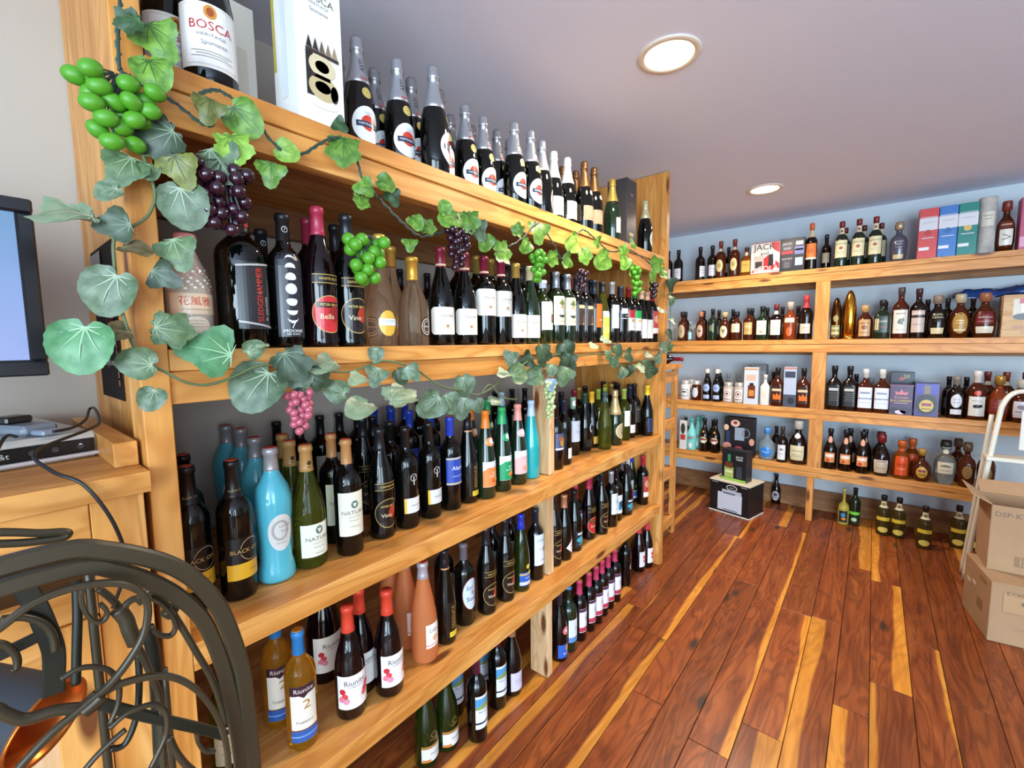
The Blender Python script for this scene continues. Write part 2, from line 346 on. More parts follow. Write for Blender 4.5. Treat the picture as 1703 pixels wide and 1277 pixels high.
st('gold_foil', 'sparkling', 'dkgreen', '#d2ad52', .63, 'green champagne bottle with gold foil', [(.12, .36, .05, '#e8e0c2', 'R', lines(0, .012, .03, 3, .012, '#8a7f5c')), (.585, .62, .08, '#1b1410', 'R', [])], capmetal=.6, cat='champagne', name_='champagne_bottle')
st('champ_last', 'sparkling', 'black', '#d8cfa0', .66, 'dark champagne bottle with slim pale foil', [(.12, .42, .06, '#e6dfc8', 'E', [('E', 0, 0, .016, .02, '#b7a87c')])], capmetal=.4, cat='champagne', name_='champagne_bottle')
st('floral', 'sake', 'cloudy', '#d98583', .925, 'clear bottle with pink cap and blossom pattern', [(.30, .48, .09, '#e2c7a8', 'R', [('T', '花風雅', .019, 0, .004, '#c8452f'), ('R', 0, -.011, .05, .002, '#b99a7c')]), (.03, .12, .022, '#c9403a', 'E', []), (.12, .28, .05, '#ead6bd', 'E', lines(0, .01, .03, 3, .006, '#bfa58a')), (.5, .72, .11, 'none', 'R', [('E', (i*37 % 23-11)*.0045, (i*53 % 17-8)*.0026, .0028, .0024, ['#f4efe6', '#f4efe6', '#e6a39c', '#f0ddd0'][i % 4]) for i in range(46)])], cat='rice wine', name_='rice_wine_bottle', caprough=.4)
st('sledge', 'bordeaux', 'black', '#101010', .78, 'broad black bottle with red vertical lettering', [(.13, .58, .10, '#2c2b2d', 'R', [('P', [(-.05, .062), (.05, .074), (.05, .070), (-.05, .058)], '#b9b7b4'), ('P', [(-.05, -.052), (.05, -.068), (.05, -.072), (-.05, -.056)], '#b9b7b4'), ('V', 'SLEDGEHAMMER', .0185, -.006, .002, '#d8352a', .82), ('V', 'EL GAUCHO', .009, .010, -.026, '#e8e6e2'), ('V', 'NORTH COAST RED BLEND 2019', .0052, .018, -.002, '#a8a6a2')]), (.82, .86, .012, '#c2402e', 'E', [])])
moons = [('M', 0, .078, .0115, .22, '#d9d9dd'), ('M', 0, .06, .0115, .45, '#d9d9dd'), ('M', 0, .038, .0118, .7, '#d9d9dd'), ('E', 0, .014, .012, .0122, '#d3d3da'), ('M', 0, -.012, .0118, -.7, '#d9d9dd'), ('M', 0, -.033, .0115, -.45, '#d9d9dd'), ('M', 0, -.050, .0115, -.22, '#d9d9dd')]
st('seven', 'bordeaux', 'black', '#1c1d21', .80, 'black bottle printed with white moon phases', [(.08, .70, .062, '#2a2a31', 'R', moons+[('T', '7', .019, 0, -.068, '#f0f0f0'), ('T', 'MOONS', .0095, 0, -.080, '#f0f0f0', 1.15), ('T', 'RED BLEND', .0052, 0, -.087, '#dddddd')]), (.85, .92, .014, 'none', 'E', [('O', 0, 0, .006, .007, .0012, '#d8d8d8'), ('T', '7', .009, 0, 0, '#d8d8d8')])])
BR = [(.47, .535, .085, '#0d0b0b', 'R', [('R', 0, .0075, .085, .0015, '#c7a24c'), ('R', 0, -.0075, .085, .0015, '#c7a24c'), ('T', '%s', .009, 0, -.0004, '#d8b45c')])]
def brum(word, a, b): return [(.45, .52, .08, '#100c0c', 'R', [('R', 0, .010, .08, .0014, '#c7a24c'), ('R', 0, -.0095, .08, .0014, '#c7a24c'), ('T', word, .0085, 0, 0, '#d8b45c')]), (.10, .37, .085, '#b89a5a', 'E', [('E', 0, 0, .0405, .0425, a), ('R', 0, .022, .062, .013, '#16100e'), ('T', 'PETER BRUM', .0085, 0, .022, '#e2c06a'), ('E', .012, .002, .015, .019, b), ('T', 'Vino' if word.startswith('G') else 'Bella', .017, -.008, -.006, '#e9d9b0')])]
st('brum_red', 'hourglass', 'red', '#a52b45', .80, 'dark bottle with crimson cap and red oval label', brum('WHITE ROSE', '#c02c30', '#8f1f22'))
st('brum_black', 'hourglass', 'black', '#1a1c22', .80, 'black curvy bottle with gold-rimmed oval label', brum('GERMAN RED', '#1b1412', '#a33522'))
st('rose_studio', 'tapered', 'rose', '#d8ab50', .80, 'clear rose wine bottle with gold oval label', [(.09, .32, .05, '#d8a83a', 'E', [('R', 0, .003, .05, .018, '#e6e8ec'), ('T', 'STUDIO', .0105, 0, .005, '#7a86a0', 1.1), ('R', 0, -.004, .026, .001, '#9aa3b5')])], capmetal=.5)
st('rose_squat', 'squatrose', 'rose', '#dfa942', .745, 'squat clear rose bottle with round dark seal', [(.10, .33, .046, '#3a2a26', 'E', [('O', 0, 0, .020, .024, .002, '#e7d9c8'), ('O', 0, 0, .014, .017, .0015, '#e7d9c8'), ('T', 'MIRAVAL', .007, 0, 0, '#efe3d2')])], capmetal=.5)
MEI = lambda s: [('T', s, .0125, .004, .014, '#7d7468', 1.1), ('T', 'PINOT NOIR', .0048, .004, .002, '#a59c8f'), ('E', .006, -.016, .006, .005, '#b98d66'), ('R', .006, -.024, .03, .001, '#a59c8f')]
st('pinot', 'burgundy', 'black', '#7c1d33', .80, 'sloping dark bottle, maroon capsule, cream label', [(.11, .39, .098, '#ebe3d6', 'C', MEI('MEIOMI')), (.815, .835, .05, '#d7b998', 'R', [])])
st('meio_cab', 'bordeaux', 'black', '#7c1d33', .80, 'straight dark bottle, maroon capsule, cream label', [(.33, .63, .094, '#ebe3d6', 'C', MEI('MEIOMI')), (.815, .835, .05, '#d7b998', 'R', [])])
st('burg_gold', 'burgundy', 'black', '#c9a351', .82, 'dark bottle with gold cap and low cream label', [(.08, .37, .094, '#efe5d2', 'C', MEI('MEIOMI'))], capmetal=.5)
st('burg_pale', 'burgundy', 'dkgreen', '#dcd4a6', .82, 'dark bottle with pale yellow cap, cream label', [(.08, .37, .094, '#efe8d4', 'C', [('T', 'SIMI', .018, .006, .014, '#7f7a66', 1.1), ('R', 0, -.006, .04, .001, '#a9a48e'), ('R', 0, -.014, .03, .001, '#a9a48e')])], capmetal=.2)
st('white_square', 'bordeaux', 'green', '#dfe3e8', .88, 'short bottle with white label and red square', [(.22, .66, .085, '#eef0f3', 'R', [('R', .015, -.01, .024, .034, '#2a1414'), ('O', .015, -.006, .008, .009, .004, '#c8302a'), ('R', .010, .028, .04, .003, '#e2d4d4')])])
GN = [(.26, .66, .076, '#e6dfbb', 'R', [('P', [(-.016, .030), (0, .050), (.016, .030), (0, .020)], '#6b7a45'), ('E', 0, .012, .010, .010, '#caa27c'), ('E', 0, -.004, .013, .014, '#d8d8d4'), ('P', [(-.018, -.018), (.018, -.018), (.008, -.028), (-.008, -.028)], '#3b3a34'), ('T', 'CONCRETE', .0075, 0, -.044, '#6d6a52', 1.1)])]
st('gnome', 'bordeaux', 'dkgreen', '#a9b1ba', .78, 'wine bottle with cream label and hatted gnome', GN, capmetal=.6)
st('brown_label', 'bordeaux', 'black', '#20242e', .78, 'dark bottle with brown-black pictorial label', [(.27, .58, .074, '#3a302c', 'R', [('R', 0, .036, .05, .014, '#d8b98c'), ('E', .006, -.02, .012, .022, '#6b4a34'), ('R', 0, -.040, .014, .008, '#b58a5c')])])
st('orange_label', 'bordeaux', 'black', '#222a36', .78, 'dark wine bottle with plain orange label', [(.25, .62, .07, '#e0661f', 'R', [('R', 0, -.02, .04, .003, '#f4d2b4'), ('R', 0, .05, .07, .002, '#b54f14')])])
st('yellow_slim', 'hock', 'olive', '#2b2c30', .82, 'slim bottle with yellow-green paper label', [(.06, .52, .07, '#b9bf4a', 'R', [('R', 0, .055, .07, .028, '#d9dccb'), ('R', 0, -.02, .05, .03, '#c9cc6c')])])
st('white_silver', 'bordeaux', 'black', '#cdd2d8', .80, 'dark bottle with silver cap, tall white label', [(.24, .62, .074, '#e9ebec', 'R', [('E', .008, .01, .012, .012, '#8fa39a'), ('R', 0, -.03, .04, .002, '#a8abad')])], capmetal=.6)
st('white_black', 'bordeaux', 'black', '#3a3b40', .80, 'dark bottle with half black half white label', [(.42, .60, .074, '#e9ebec', 'R', [('R', 0, -.012, .074, .024, '#191a1e'), ('T', 'DAOU', .011, 0, -.012, '#d5d8dc')])])
def duo(c): return [(.22, .58, .074, '#eee6da', 'R', [('R', 0, .035, .074, .042, c), ('E', -.012, 0, .008, .009, '#e0a64a'), ('E', .010, .002, .008, .008, '#d8843a'), ('R', 0, -.035, .04, .002, '#b8a890')])]
st('red_label', 'bordeaux', 'black', '#7e1d22', .82, 'wine bottle with red and cream label', duo('#d4352f'))
st('green_label', 'bordeaux', 'black', '#1f6a38', .82, 'wine bottle with green and cream label', duo('#1f9a45'))
st('slim_white', 'hock', 'black', '#c9a58a', .84, 'slim dark bottle with low white label', [(.08, .45, .07, '#edebe2', 'R', lines(0, .016, .045, 3, .016, '#9c998c'))])
st('art_label', 'bordeaux', 'black', '#b0253e', .80, 'wine bottle with crimson cap, colourful art label', [(.16, .60, .074, '#b8433e', 'R', [('E', -.008, .02, .022, .024, '#d99a78'), ('E', .016, -.014, .014, .02, '#e0a24a'), ('E', .01, .032, .012, .014, '#7c2730'), ('R', 0, -.048, .074, .030, '#eee7e0')])])
st('dark_plain', 'bordeaux', 'black', '#17181d', .79, 'plain dark bottle with black cap, farther back', [(.25, .55, .07, '#b9b3a4', 'R', lines(0, .02, .04, 3, .016, '#7a7466'))])
st('dark_blue_cap', 'bordeaux', 'black', '#2440a8', .79, 'dark bottle with royal blue cap, farther back', [(.25, .55, .07, '#33479a', 'R', lines(0, .02, .04, 3, .016, '#b9c2e0'))], caprough=.3)
st('dark_orange_cap', 'bordeaux', 'black', '#b5562a', .80, 'dark bottle with rust orange cap, farther back', [(.25, .55, .07, '#d8c4a8', 'R', [])])
st('dark_gold_cap', 'bordeaux', 'black', '#bd9a4c', .80, 'dark bottle with gold cap, farther back', [(.25, .55, .07, '#e4dcc4', 'R', [])], capmetal=.5)
st('dark_maroon_cap', 'bordeaux', 'black', '#852038', .80, 'dark bottle with maroon cap, farther back', [(.25, .55, .07, '#e0d4c4', 'R', [])])
st('opal', 'bordeaux', 'black', '#141312', .74, 'black screw-cap bottle with yellow label stripe', [(.16, .46, .084, '#121010', 'R', [('R', 0, -.030, .084, .037, '#eab12c'), ('O', .010, .018, .024, .026, .0014, '#b9a27a'), ('R', .004, .017, .052, .013, '#121010'), ('T', 'BLACK OPAL', .0128, .004, .017, '#c9a25c'), ('T', 'SHIRAZ', .005, .012, -.030, '#8f6a18')]), (.78, .80, .03, 'none', 'R', [('T', 'BLACK OPAL', .006, 0, 0, '#b9985c')])], ring='#c04a30')
st('turq', 'waisted', 'turq', '#a9a6a8', .835, 'glossy turquoise bottle with pale moon label', [(.24, .52, .06, '#d9d8d2', 'E', [('O', -.002, .006, .020, .026, .006, '#b0aba6'), ('I', 'Luna di', .009, .008, .016, '#8d8a86'), ('I', 'Luna', .010, .008, .004, '#8d8a86'), ('R', 0, -.026, .028, .0012, '#a09c96')])], capmetal=.35, ring='#c0392b')
NAT = [('E', .006, .026, .010, .011, '#5c7a72'), ('P', [(0, .030), (.012, .030), (.006, .018)], '#e9e6d2'), ('T', 'NATURA', .0150, .004, .004, '#7b776a', 1.12), ('R', .004, -.008, .035, .001, '#a29d8a'), ('R', .004, -.018, .03, .001, '#a29d8a'), ('T', 'Chardonnay', .0055, .006, -.034, '#8d8878')]
st('chard', 'burgundy', 'olive', '#b5874e', .79, 'olive glass wine bottle with bronze cap', [(.10, .37, .082, '#e7e6d6', 'R', NAT), (.83, .89, .014, 'none', 'E', [('E', 0, 0, .005, .006, '#3b2a18'), ('R', 0, -.011, .009, .002, '#3b2a18')])], ring='#d2562c')
st('natura', 'bordeaux', 'black', '#bb8450', .79, 'dark wine bottle, copper cap, tall cream label', [(.18, .56, .078, '#e6e2cf', 'R', NAT)], ring='#c94a2c')
st('tee', 'bordeaux', 'black', '#191818', .80, 'black bottle, white low label, yellow edge strip', [(.16, .31, .066, '#dcdedd', 'R', [('R', -.029, 0, .008, .048, '#e0b52a'), ('R', .006, 0, .036, .003, '#9a9c9c')]), (.40, .56, .026, 'none', 'R', [('T', 'T', .046, 0, 0, '#c6c8ca', .8), ('O', 0, .010, .012, .012, .0016, '#c6c8ca')])])
st('blue_label', 'bordeaux', 'black', '#2742b4', .80, 'dark bottle with blue cap and blue label', [(.28, .58, .084, '#2c48a6', 'R', [('R', 0, .044, .084, .006, '#c8b98c'), ('R', 0, -.044, .084, .006, '#c8b98c'), ('I', 'Alamos', .020, .008, .010, '#dfe4f2'), ('R', .004, -.018, .05, .002, '#aeb9e0')])], caprough=.3, ring='#b03a34')
st('essence', 'hock', 'black', '#17161c', .82, 'slender black bottle with vertical gold lettering', [(.08, .46, .05, '#151210', 'R', [('V', 'ESSENCE', .020, .004, .008, '#b0883c', 1.05), ('R', .004, -.052, .034, .018, '#e3c436'), ('T', 'RIESLING', .006, .004, -.052, '#5b4a10')]), (.80, .815, .05, '#c08a5c', 'R', [])])
def rel(c1, c2, c3): return [(.14, .43, .084, '#e3e6ee', 'R', [('P', [(-.042, .012), (-.02, .026), (.01, .024), (.042, .036), (.042, -.047), (-.042, -.047)], c1), ('T', 'RED', .0105, .004, .004, c2), ('T', 'SANGRIA' if c1 != '#f0b4b0' else 'ROSE', .0105, .004, -.008, c2), ('E', .008, -.025, .016, .009, c3), ('E', .016, -.022, .007, .007, '#e9d16a')]), (.60, .70, .044, c1, 'E', [('E', .004, .002, .011, .011, '#e9e6e2')])]
st('rel_orange', 'hock', 'dkgreen', '#e9822c', .80, 'slender bottle with orange cap and orange label', rel('#e8894a', '#f6e6d4', '#d8622c'))
st('rel_green', 'hock', 'dkgreen', '#2da660', .80, 'slender bottle with green cap and green label', rel('#1f9b64', '#e2f2e6', '#e48a3c'))
st('rel_pink', 'hock', 'dkgreen', '#ee9c8c', .80, 'slender bottle with pink cap and pink label', rel('#f0b4b0', '#fbf2ee', '#ea9a86'))
st('teal_relax', 'hock', 'teal', '#bcd6ea', .80, 'glossy teal bottle with pale blue cap', [(.10, .46, .04, 'none', 'R', [('V', 'RELAX', .028, .012, 0, '#0e8488')])], caprough=.3)
st('green_tall', 'hock', 'dkgreen', '#2b6a3e', .80, 'tall green bottle with green cap', [])
st('blue_art', 'bordeaux', 'black', '#16171c', .80, 'dark bottle with blue and gold art label', [(.30, .56, .074, '#46527e', 'R', [('E', .004, -.002, .018, .022, '#b98a3c'), ('E', -.012, .016, .012, .012, '#8d5a34'), ('R', 0, -.032, .074, .008, '#d8d4cc')])])
st('half_label', 'bordeaux', 'black', '#1c2438', .80, 'dark bottle with low white label', [(.10, .26, .07, '#e6e5e0', 'R', [('E', .018, .004, .012, .014, '#7c3c24'), ('R', -.014, 0, .02, .002, '#999999')])])
st('white_green_cap', 'bordeaux', 'black', '#7fa98c', .80, 'dark bottle, green patterned cap, large pale label', [(.24, .60, .08, '#d6dae6', 'R', [('R', .01, .028, .03, .005, '#a88f9a'), ('R', .006, 0, .05, .002, '#8f97b4'), ('R', .006, -.008, .04, .002, '#8f97b4')]), (.84, .95, .03, '#e3e6da', 'E', [])])
def ring(c): return [(.30, .50, .05, 'none', 'R', [('O', .004, 0, .021, .026, .007, '#e2e3e6')]), (.08, .21, .07, c, 'R', lines(.006, .008, .04, 3, .008, '#8a8a86'))]
st('ring_dark', 'burgundy', 'black', '#1d4438', .82, 'black bottle with white crescent ring print', ring('#1c1c20'))
st('ring_yellow', 'burgundy', 'black', '#d9a524', .80, 'black ring-print bottle with yellow cap', ring('#c99a3c'))
st('clear_slim', 'hock', 'olive', '#3e5a55', .82, 'slim pale green glass bottle', [(.84, .9, .012, '#a9b5b0', 'E', [])])
st('champ_gold', 'sparkling', 'dkgreen', '#d9bd84', .56, 'sparkling bottle with champagne gold foil', [(.12, .40, .085, '#d9c89a', 'E', [('O', 0, 0, .030, .034, .004, '#a98c4c'), ('E', 0, .006, .016, .018, '#b39a86'), ('E', .004, -.014, .012, .008, '#75685a')])], capmetal=.45, cat='sparkling wine', name_='sparkling_wine_bottle')
st('white_pale_cap', 'bordeaux', 'olive', '#9fb04e', .80, 'wine bottle with lime cap and white label', [(.28, .58, .074, '#ece9dc', 'R', lines(.004, .012, .03, 3, .012, '#a39f90'))])
st('navy_yellow', 'burgundy', 'black', '#e0c22a', .81, 'dark bottle with yellow cap and navy label', [(.08, .36, .076, '#28345e', 'R', [('R', .014, 0, .018, .008, '#b8a258')])])
st('portrait', 'bordeaux', 'black', '#1a1c26', .80, 'black bottle with monochrome portrait label', [(.30, .56, .07, '#c9c2cc', 'R', [('E', 0, .004, .016, .020, '#3a3540'), ('E', .004, -.010, .013, .012, '#ece7ea')])])
st('charcoal_label', 'bordeaux', 'black', '#191a22', .80, 'black bottle with charcoal label', [(.26, .58, .074, '#3a3634', 'R', [('R', 0, .030, .05, .006, '#8a6a54'), ('R', 0, 0, .03, .002, '#6b6462')])])
RIU = [(.20, .58, .066, '#e9e0cf', 'R', [('R', 0, .046, .066, .024, '#3a1f2c'), ('P', [(-.012, .035), (.012, .035), (0, .026)], '#3a1f2c'), ('T', 'Riunite', .0165, 0, .046, '#e7d7cc'), ('T', '2', .034, .006, .006, '#b8862e', 1.2), ('I', 'Trebbiano', .010, 0, -.038, '#8e8676')]), (.09, .19, .07, '#2f5aa0', 'R', [('R', 0, 0, .07, .004, '#6f9ad8')])]
st('riu_gold', 'bordeaux', 'gold', '#2f7fc0', .80, 'golden white wine bottle with blue cap', RIU, ring='#d88a2c')
POP = [('T', 'Riunite', .021, .002, .026, '#3a3a4a'), ('T', 'LAMBRUSCO', .006, .004, .014, '#6c6870', 1.2)]+[('E', x, y, .0085, .008, c) for x, y, c in [(-.032, .004, '#c62a38'), (-.026, -.010, '#d8424a'), (-.034, -.018, '#e07a8c'), (-.022, -.024, '#d890a8'), (.030, -.004, '#c62a38'), (.036, .010, '#d13a3c'), (.026, -.014, '#e05a54')]]
st('riu_red', 'burgundy', 'red', '#d8442f', .77, 'dark bottle with red cap and poppy label', [(.11, .42, .096, '#ebe7e2', 'R', POP)])
st('riu_mag', 'burgundy', 'red', '#1d1a1c', .80, 'large dark magnum with poppy label', [(.11, .42, .11, '#ebe7e2', 'R', POP)])
st('frost', 'skittle', 'frost', '#c3bdc6', .84, 'frosted peach rose bottle with white label', [(.16, .40, .056, '#efe6dc', 'R', [('T', 'Liqa', .020, 0, .018, '#6f6a70'), ('E', .006, -.010, .012, .010, '#d9a882'), ('R', 0, -.030, .056, .002, '#c0504a')])], capmetal=.4, ring='#c94a30')
st('solfa', 'bordeaux', 'black', '#6c6468', .80, 'dark bottle with pale rounded lettered label', [(.20, .60, .074, '#8d2f3c', 'E', [('E', 0, 0, .0345, .058, '#cdd8ea'), ('T', 'Sol', .023, -.008, .024, '#3a3c4c'), ('T', 'fa', .023, .006, .004, '#3a3c4c'), ('T', 'Soul', .023, -.002, -.018, '#3a3c4c')])])
st('blue_tall', 'hock', 'green', '#2234a8', .81, 'tall green bottle with blue cap, blue label', [(.08, .26, .08, '#2458b4', 'R', [('R', 0, .020, .08, .008, '#c2a862'), ('E', .010, .024, .010, .008, '#e0c24a'), ('R', 0, -.018, .08, .014, '#c9cbd0'), ('T', 'KESSLER', .009, 0, .004, '#dfe6f2')]), (.30, .36, .02, '#d9c04a', 'E', [])])
st('cigar', 'bordeaux', 'black', '#1b2230', .80, 'dark bottle with large white label, brown crest', [(.22, .66, .078, '#dfe4ee', 'R', [('T', 'CIGAR', .0155, -.004, .042, '#5c6a84'), ('R', .014, 0, .018, .018, '#8a5a3c'), ('R', .006, .004, .05, .002, '#b08460'), ('R', .004, -.046, .03, .003, '#7c8494')])])
st('kite', 'burgundy', 'black', '#c88a68', .80, 'black bottle with tilted white diamond label', [(.06, .36, .07, 'none', 'R', [('P', [(-.034, -.002), (.012, .044), (.034, .010), (.016, -.044)], '#e2e0e6'), ('R', .004, .002, .024, .003, '#7c7a84')])], capmetal=.4)
st('aqua_label', 'burgundy', 'black', '#171a1e', .82, 'dark bottle with aqua wave label', [(.08, .34, .08, '#1c2a30', 'R', [('R', 0, .026, .06, .010, '#d8dde0'), ('E', 0, -.004, .034, .016, '#3f9fb4'), ('R', 0, -.026, .05, .004, '#5cb4c4')])])
st('matte_black', 'bordeaux', 'matte', '#e2e0dc', .80, 'matte black bottle with white cap', [(.34, .52, .04, '#b9c3d4', 'R', []), (.12, .46, .014, '#b8304c', 'R', [])])
st('blue_white_low', 'bordeaux', 'black', '#1a1a20', .80, 'dark bottle with blue-white picture label', [(.14, .50, .07, '#e4e8ea', 'R', [('R', 0, -.008, .05, .05, '#3c8aa8'), ('E', 0, 0, .014, .020, '#1e3c4c')])])
st('cream_label_low', 'burgundy', 'olive', '#7f8a34', .82, 'olive bottle with large cream label', [(.10, .42, .09, '#e4dcb8', 'R', lines(0, .03, .06, 5, .012, '#9c9270')), (.5, .6, .05, '#c6bf4a', 'E', [])])
st('floor_green', 'burgundy', 'green', '#1d2216', .82, 'dark green bottle with bronze band, white label', [(.08, .26, .09, '#e2dfda', 'R', [('R', 0, .026, .09, .010, '#a9783c'), ('T', 'DeLoach', .011, .006, 0, '#8a857c'), ('R', -.028, -.022, .03, .009, '#d8803a')]), (.34, .44, .03, 'none', 'R', [('O', 0, 0, .010, .010, .0015, '#a98a5c'), ('R', 0, -.016, .03, .002, '#a98a5c')])])
st('floor_white', 'bordeaux', 'black', '#5a1f2e', .80, 'dark bottle with blue-white landscape label', [(.18, .58, .07, '#e2e6ee', 'R', [('R', 0, .036, .07, .034, '#4f94c8'), ('P', [(-.035, .020), (0, .034), (.035, .022), (.035, .012), (-.035, .012)], '#8a9a5c'), ('T', 'BELLA SERA', .009, 0, .002, '#4f5f78'), ('R', 0, -.040, .07, .006, '#1c1c24')])])
st('lilac_label', 'burgundy', 'black', '#9a6a48', .80, 'dark bottle with lilac label, copper cap', [(.08, .34, .08, '#cfc8e0', 'R', [('R', 0, .006, .05, .002, '#8a82a4'), ('R', 0, -.006, .04, .002, '#8a82a4')])], capmetal=.3)
st('red_cap_row', 'bordeaux', 'black', '#c23a5c', .77, 'short dark bottle with crimson cap, banded label', [(.16, .56, .072, '#e4e2ea', 'R', [('R', 0, .050, .072, .014, '#4a2248'), ('R', 0, -.044, .072, .022, '#b83a50'), ('E', .002, .010, .010, .014, '#c8c4d0'), ('T', 'R', .018, .002, .008, '#6a667c')])], ring='#d8a04a')
st('blue_neck', 'bordeaux', 'dkgreen', '#3a7ab4', .965, 'dark bottle with light blue neck band', [(.16, .52, .078, '#d9dde6', 'R', [('R', 0, -.042, .078, .024, '#5c8cc4'), ('R', .01, .010, .03, .016, '#b9bfd0')])])
st('red_seal', 'burgundy', 'black', '#2a2230', .82, 'dark bottle with round red seal, blue label', [(.06, .26, .085, '#2c5cb8', 'R', [('E', .012, .012, .018, .016, '#d89a4a'), ('T', 'RELAX', .012, 0, -.012, '#dfe6f4')]), (.40, .52, .04, '#d23440', 'E', [('O', 0, 0, .016, .015, .002, '#f0d8d8'), ('E', 0, 0, .008, .008, '#f0d8d8')])])
st('silver_logo', 'bordeaux', 'black', '#16161c', .80, 'black bottle with small silver emblem', [(.26, .50, .05, 'none', 'R', [('E', .004, 0, .013, .018, '#a9aab4'), ('E', .006, .002, .006, .010, '#33343c')])])
st('poppy', 'burgundy', 'red', '#c8364a', .77, 'red-capped floor bottle with flowered white label', [(.11, .42, .08, '#ebe5e6', 'R', [('E', x, y, .010, .010, '#d8485a') for x, y in [(-.006, .012), (.008, .002), (-.004, -.012), (.012, .020)]])])
st('rack_white', 'bordeaux', 'black', '#1a1a1e', .80, 'dark bottle with white label', [(.2, .46, .07, '#e6e3e0', 'R', [('R', 0, .016, .05, .012, '#8a3a40')])])
# spirits on the back shelves
SP = dict(cat='liquor bottle', name_='liquor_bottle')
st('rum_white', 'spirit', 'brown', '#1c1512', .78, 'dark brown spirit bottle with white label', [(.10, .42, .066, '#dcdbe2', 'R', [('T', 'Cruzan', .014, 0, .012, '#4a4a58'), ('R', 0, -.012, .04, .002, '#8a8a98')])], **SP)
st('amber_gold', 'spirit', 'amberdk', '#7c2f22', .80, 'amber bottle with arched gold label', [(.16, .50, .056, '#d8c68c', 'E', [('E', 0, 0, .014, .02, '#b49a54')]), (.72, .84, .026, '#d9c9a8', 'R', [])], **SP)
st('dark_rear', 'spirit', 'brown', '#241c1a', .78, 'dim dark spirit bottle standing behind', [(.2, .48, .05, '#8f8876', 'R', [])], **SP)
st('honey', 'square', 'amber', '#3a2a18', .90, 'short square honey-coloured bottle, gold label', [(.12, .52, .06, '#d0a850', 'R', [('R', 0, .014, .04, .004, '#8a6420'), ('R', 0, 0, .03, .002, '#8a6420')]), (.70, .84, .03, '#e0cfa4', 'E', [])], sq=1, **SP)
st('orange_whisky', 'spirit', 'brown', '#d8622e', .86, 'tall whiskey bottle with orange label and cap', [(.22, .56, .08, '#e07a3a', 'R', [('R', 0, -.052, .08, .014, '#eadfc8'), ('E', 0, .004, .018, .022, '#c05f24')]), (.70, .85, .04, '#e2c9a0', 'R', [])], **SP)
st('irish', 'spirit', 'dkgreen', '#7a1a22', .87, 'green whiskey bottle with cream label, maroon cap', [(.20, .58, .084, '#e6dcb0', 'R', [('T', 'JAMESON', .0165, 0, .036, '#4a4636'), ('E', 0, .006, .012, .011, '#b05a4a'), ('R', 0, -.022, .05, .002, '#8f8866'), ('R', 0, -.034, .04, .002, '#8f8866')]), (.72, .86, .034, '#e2d9b4', 'R', [('E', 0, 0, .007, .008, '#8f2a2a')]), (.14, .19, .084, '#15201a', 'R', [])], **SP)
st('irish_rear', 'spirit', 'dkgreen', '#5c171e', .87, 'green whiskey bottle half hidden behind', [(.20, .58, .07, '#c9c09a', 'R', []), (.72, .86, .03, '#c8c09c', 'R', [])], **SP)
st('grey_decanter', 'decanter', 'grey', '#b9a284', .80, 'violet-grey decanter bottle with silver stopper', [(.22, .62, .06, 'none', 'R', [('T', 'ANGELS', .014, 0, .020, '#d8d8e2'), ('T', 'ENVY', .016, 0, .002, '#d8d8e2'), ('R', 0, -.018, .04, .002, '#b9b9c8')]), (.06, .17, .056, '#c9b98c', 'R', [])], capmetal=.5, **SP)
st('paper_label', 'flask', 'amberdk', '#7a2e26', .80, 'rounded brown bottle with tilted white note', [(.12, .44, .062, '#e6e2d6', 'R', [('P', [(-.016, .016), (-.014, .020), (.020, .002), (.020, -.002)], '#4c4a46'), ('P', [(-.018, -.014), (.020, .002), (.020, -.002), (-.016, -.018)], '#4c4a46')]), (.46, .60, .07, '#6a3024', 'R', [('R', 0, 0, .05, .008, '#c9a58c')])], **SP)
st('tan_label', 'squat', 'amberdk', '#1c1815', .84, 'squat bottle with tan arched label', [(.10, .56, .062, '#b9a27c', 'E', [('T', 'OLD', .014, 0, .010, '#4a3c2a'), ('T', 'TUB', .014, 0, -.006, '#4a3c2a')])], **SP)
st('slim_blue', 'longneck', 'clear', '#b9d4e6', .9, 'tiny clear bottle with ice blue label', [(.10, .45, .03, '#a8dbf0', 'R', [])], **SP)
st('brown_oval', 'squat', 'amberdk', '#c07a54', .84, 'brown bottle with tan framed label', [(.12, .56, .056, '#c4a58a', 'E', [('R', 0, 0, .024, .016, '#5c3a2a'), ('T', 'OLD FOREST', .006, 0, -.022, '#3a2a20')])], **SP)
st('green_dark', 'spirit', 'dkgreen', '#15181a', .8, 'dark green spirit bottle with black cap', [(.3, .5, .04, '#6b7a4c', 'E', [])], **SP)
st('cream_short', 'squat', 'amberdk', '#cdb37c', .82, 'short bottle with cork stopper, cream crest', [(.10, .52, .064, '#ddd2ac', 'E', [('P', [(-.018, .020), (.018, .020), (0, -.020)], '#8a7c54')])], **SP)
st('cream_wide', 'squat', 'amberdk', '#22202a', .8, 'wide bottle with black cap, cream label', [(.28, .58, .07, '#e0d8b8', 'R', lines(0, .016, .05, 4, .010, '#6f684c'))], **SP)
st('amber_band', 'spirit', 'amberdk', '#22262a', .8, 'amber bottle with gold-tan label', [(.18, .56, .066, '#c9a25c', 'R', [('R', 0, .016, .05, .010, '#e2d2a4'), ('R', 0, -.012, .04, .004, '#7c5a28')])], **SP)
st('cream_sq', 'square', 'dkgreen', '#1c2420', .86, 'square dark bottle with large cream label', [(.16, .58, .066, '#dfdccb', 'R', [('T', 'WILLETT', .012, 0, .022, '#5a584a'), ('R', 0, -.01, .04, .002, '#8a887a'), ('E', 0, -.034, .012, .008, '#b39a5c')])], sq=.8, **SP)
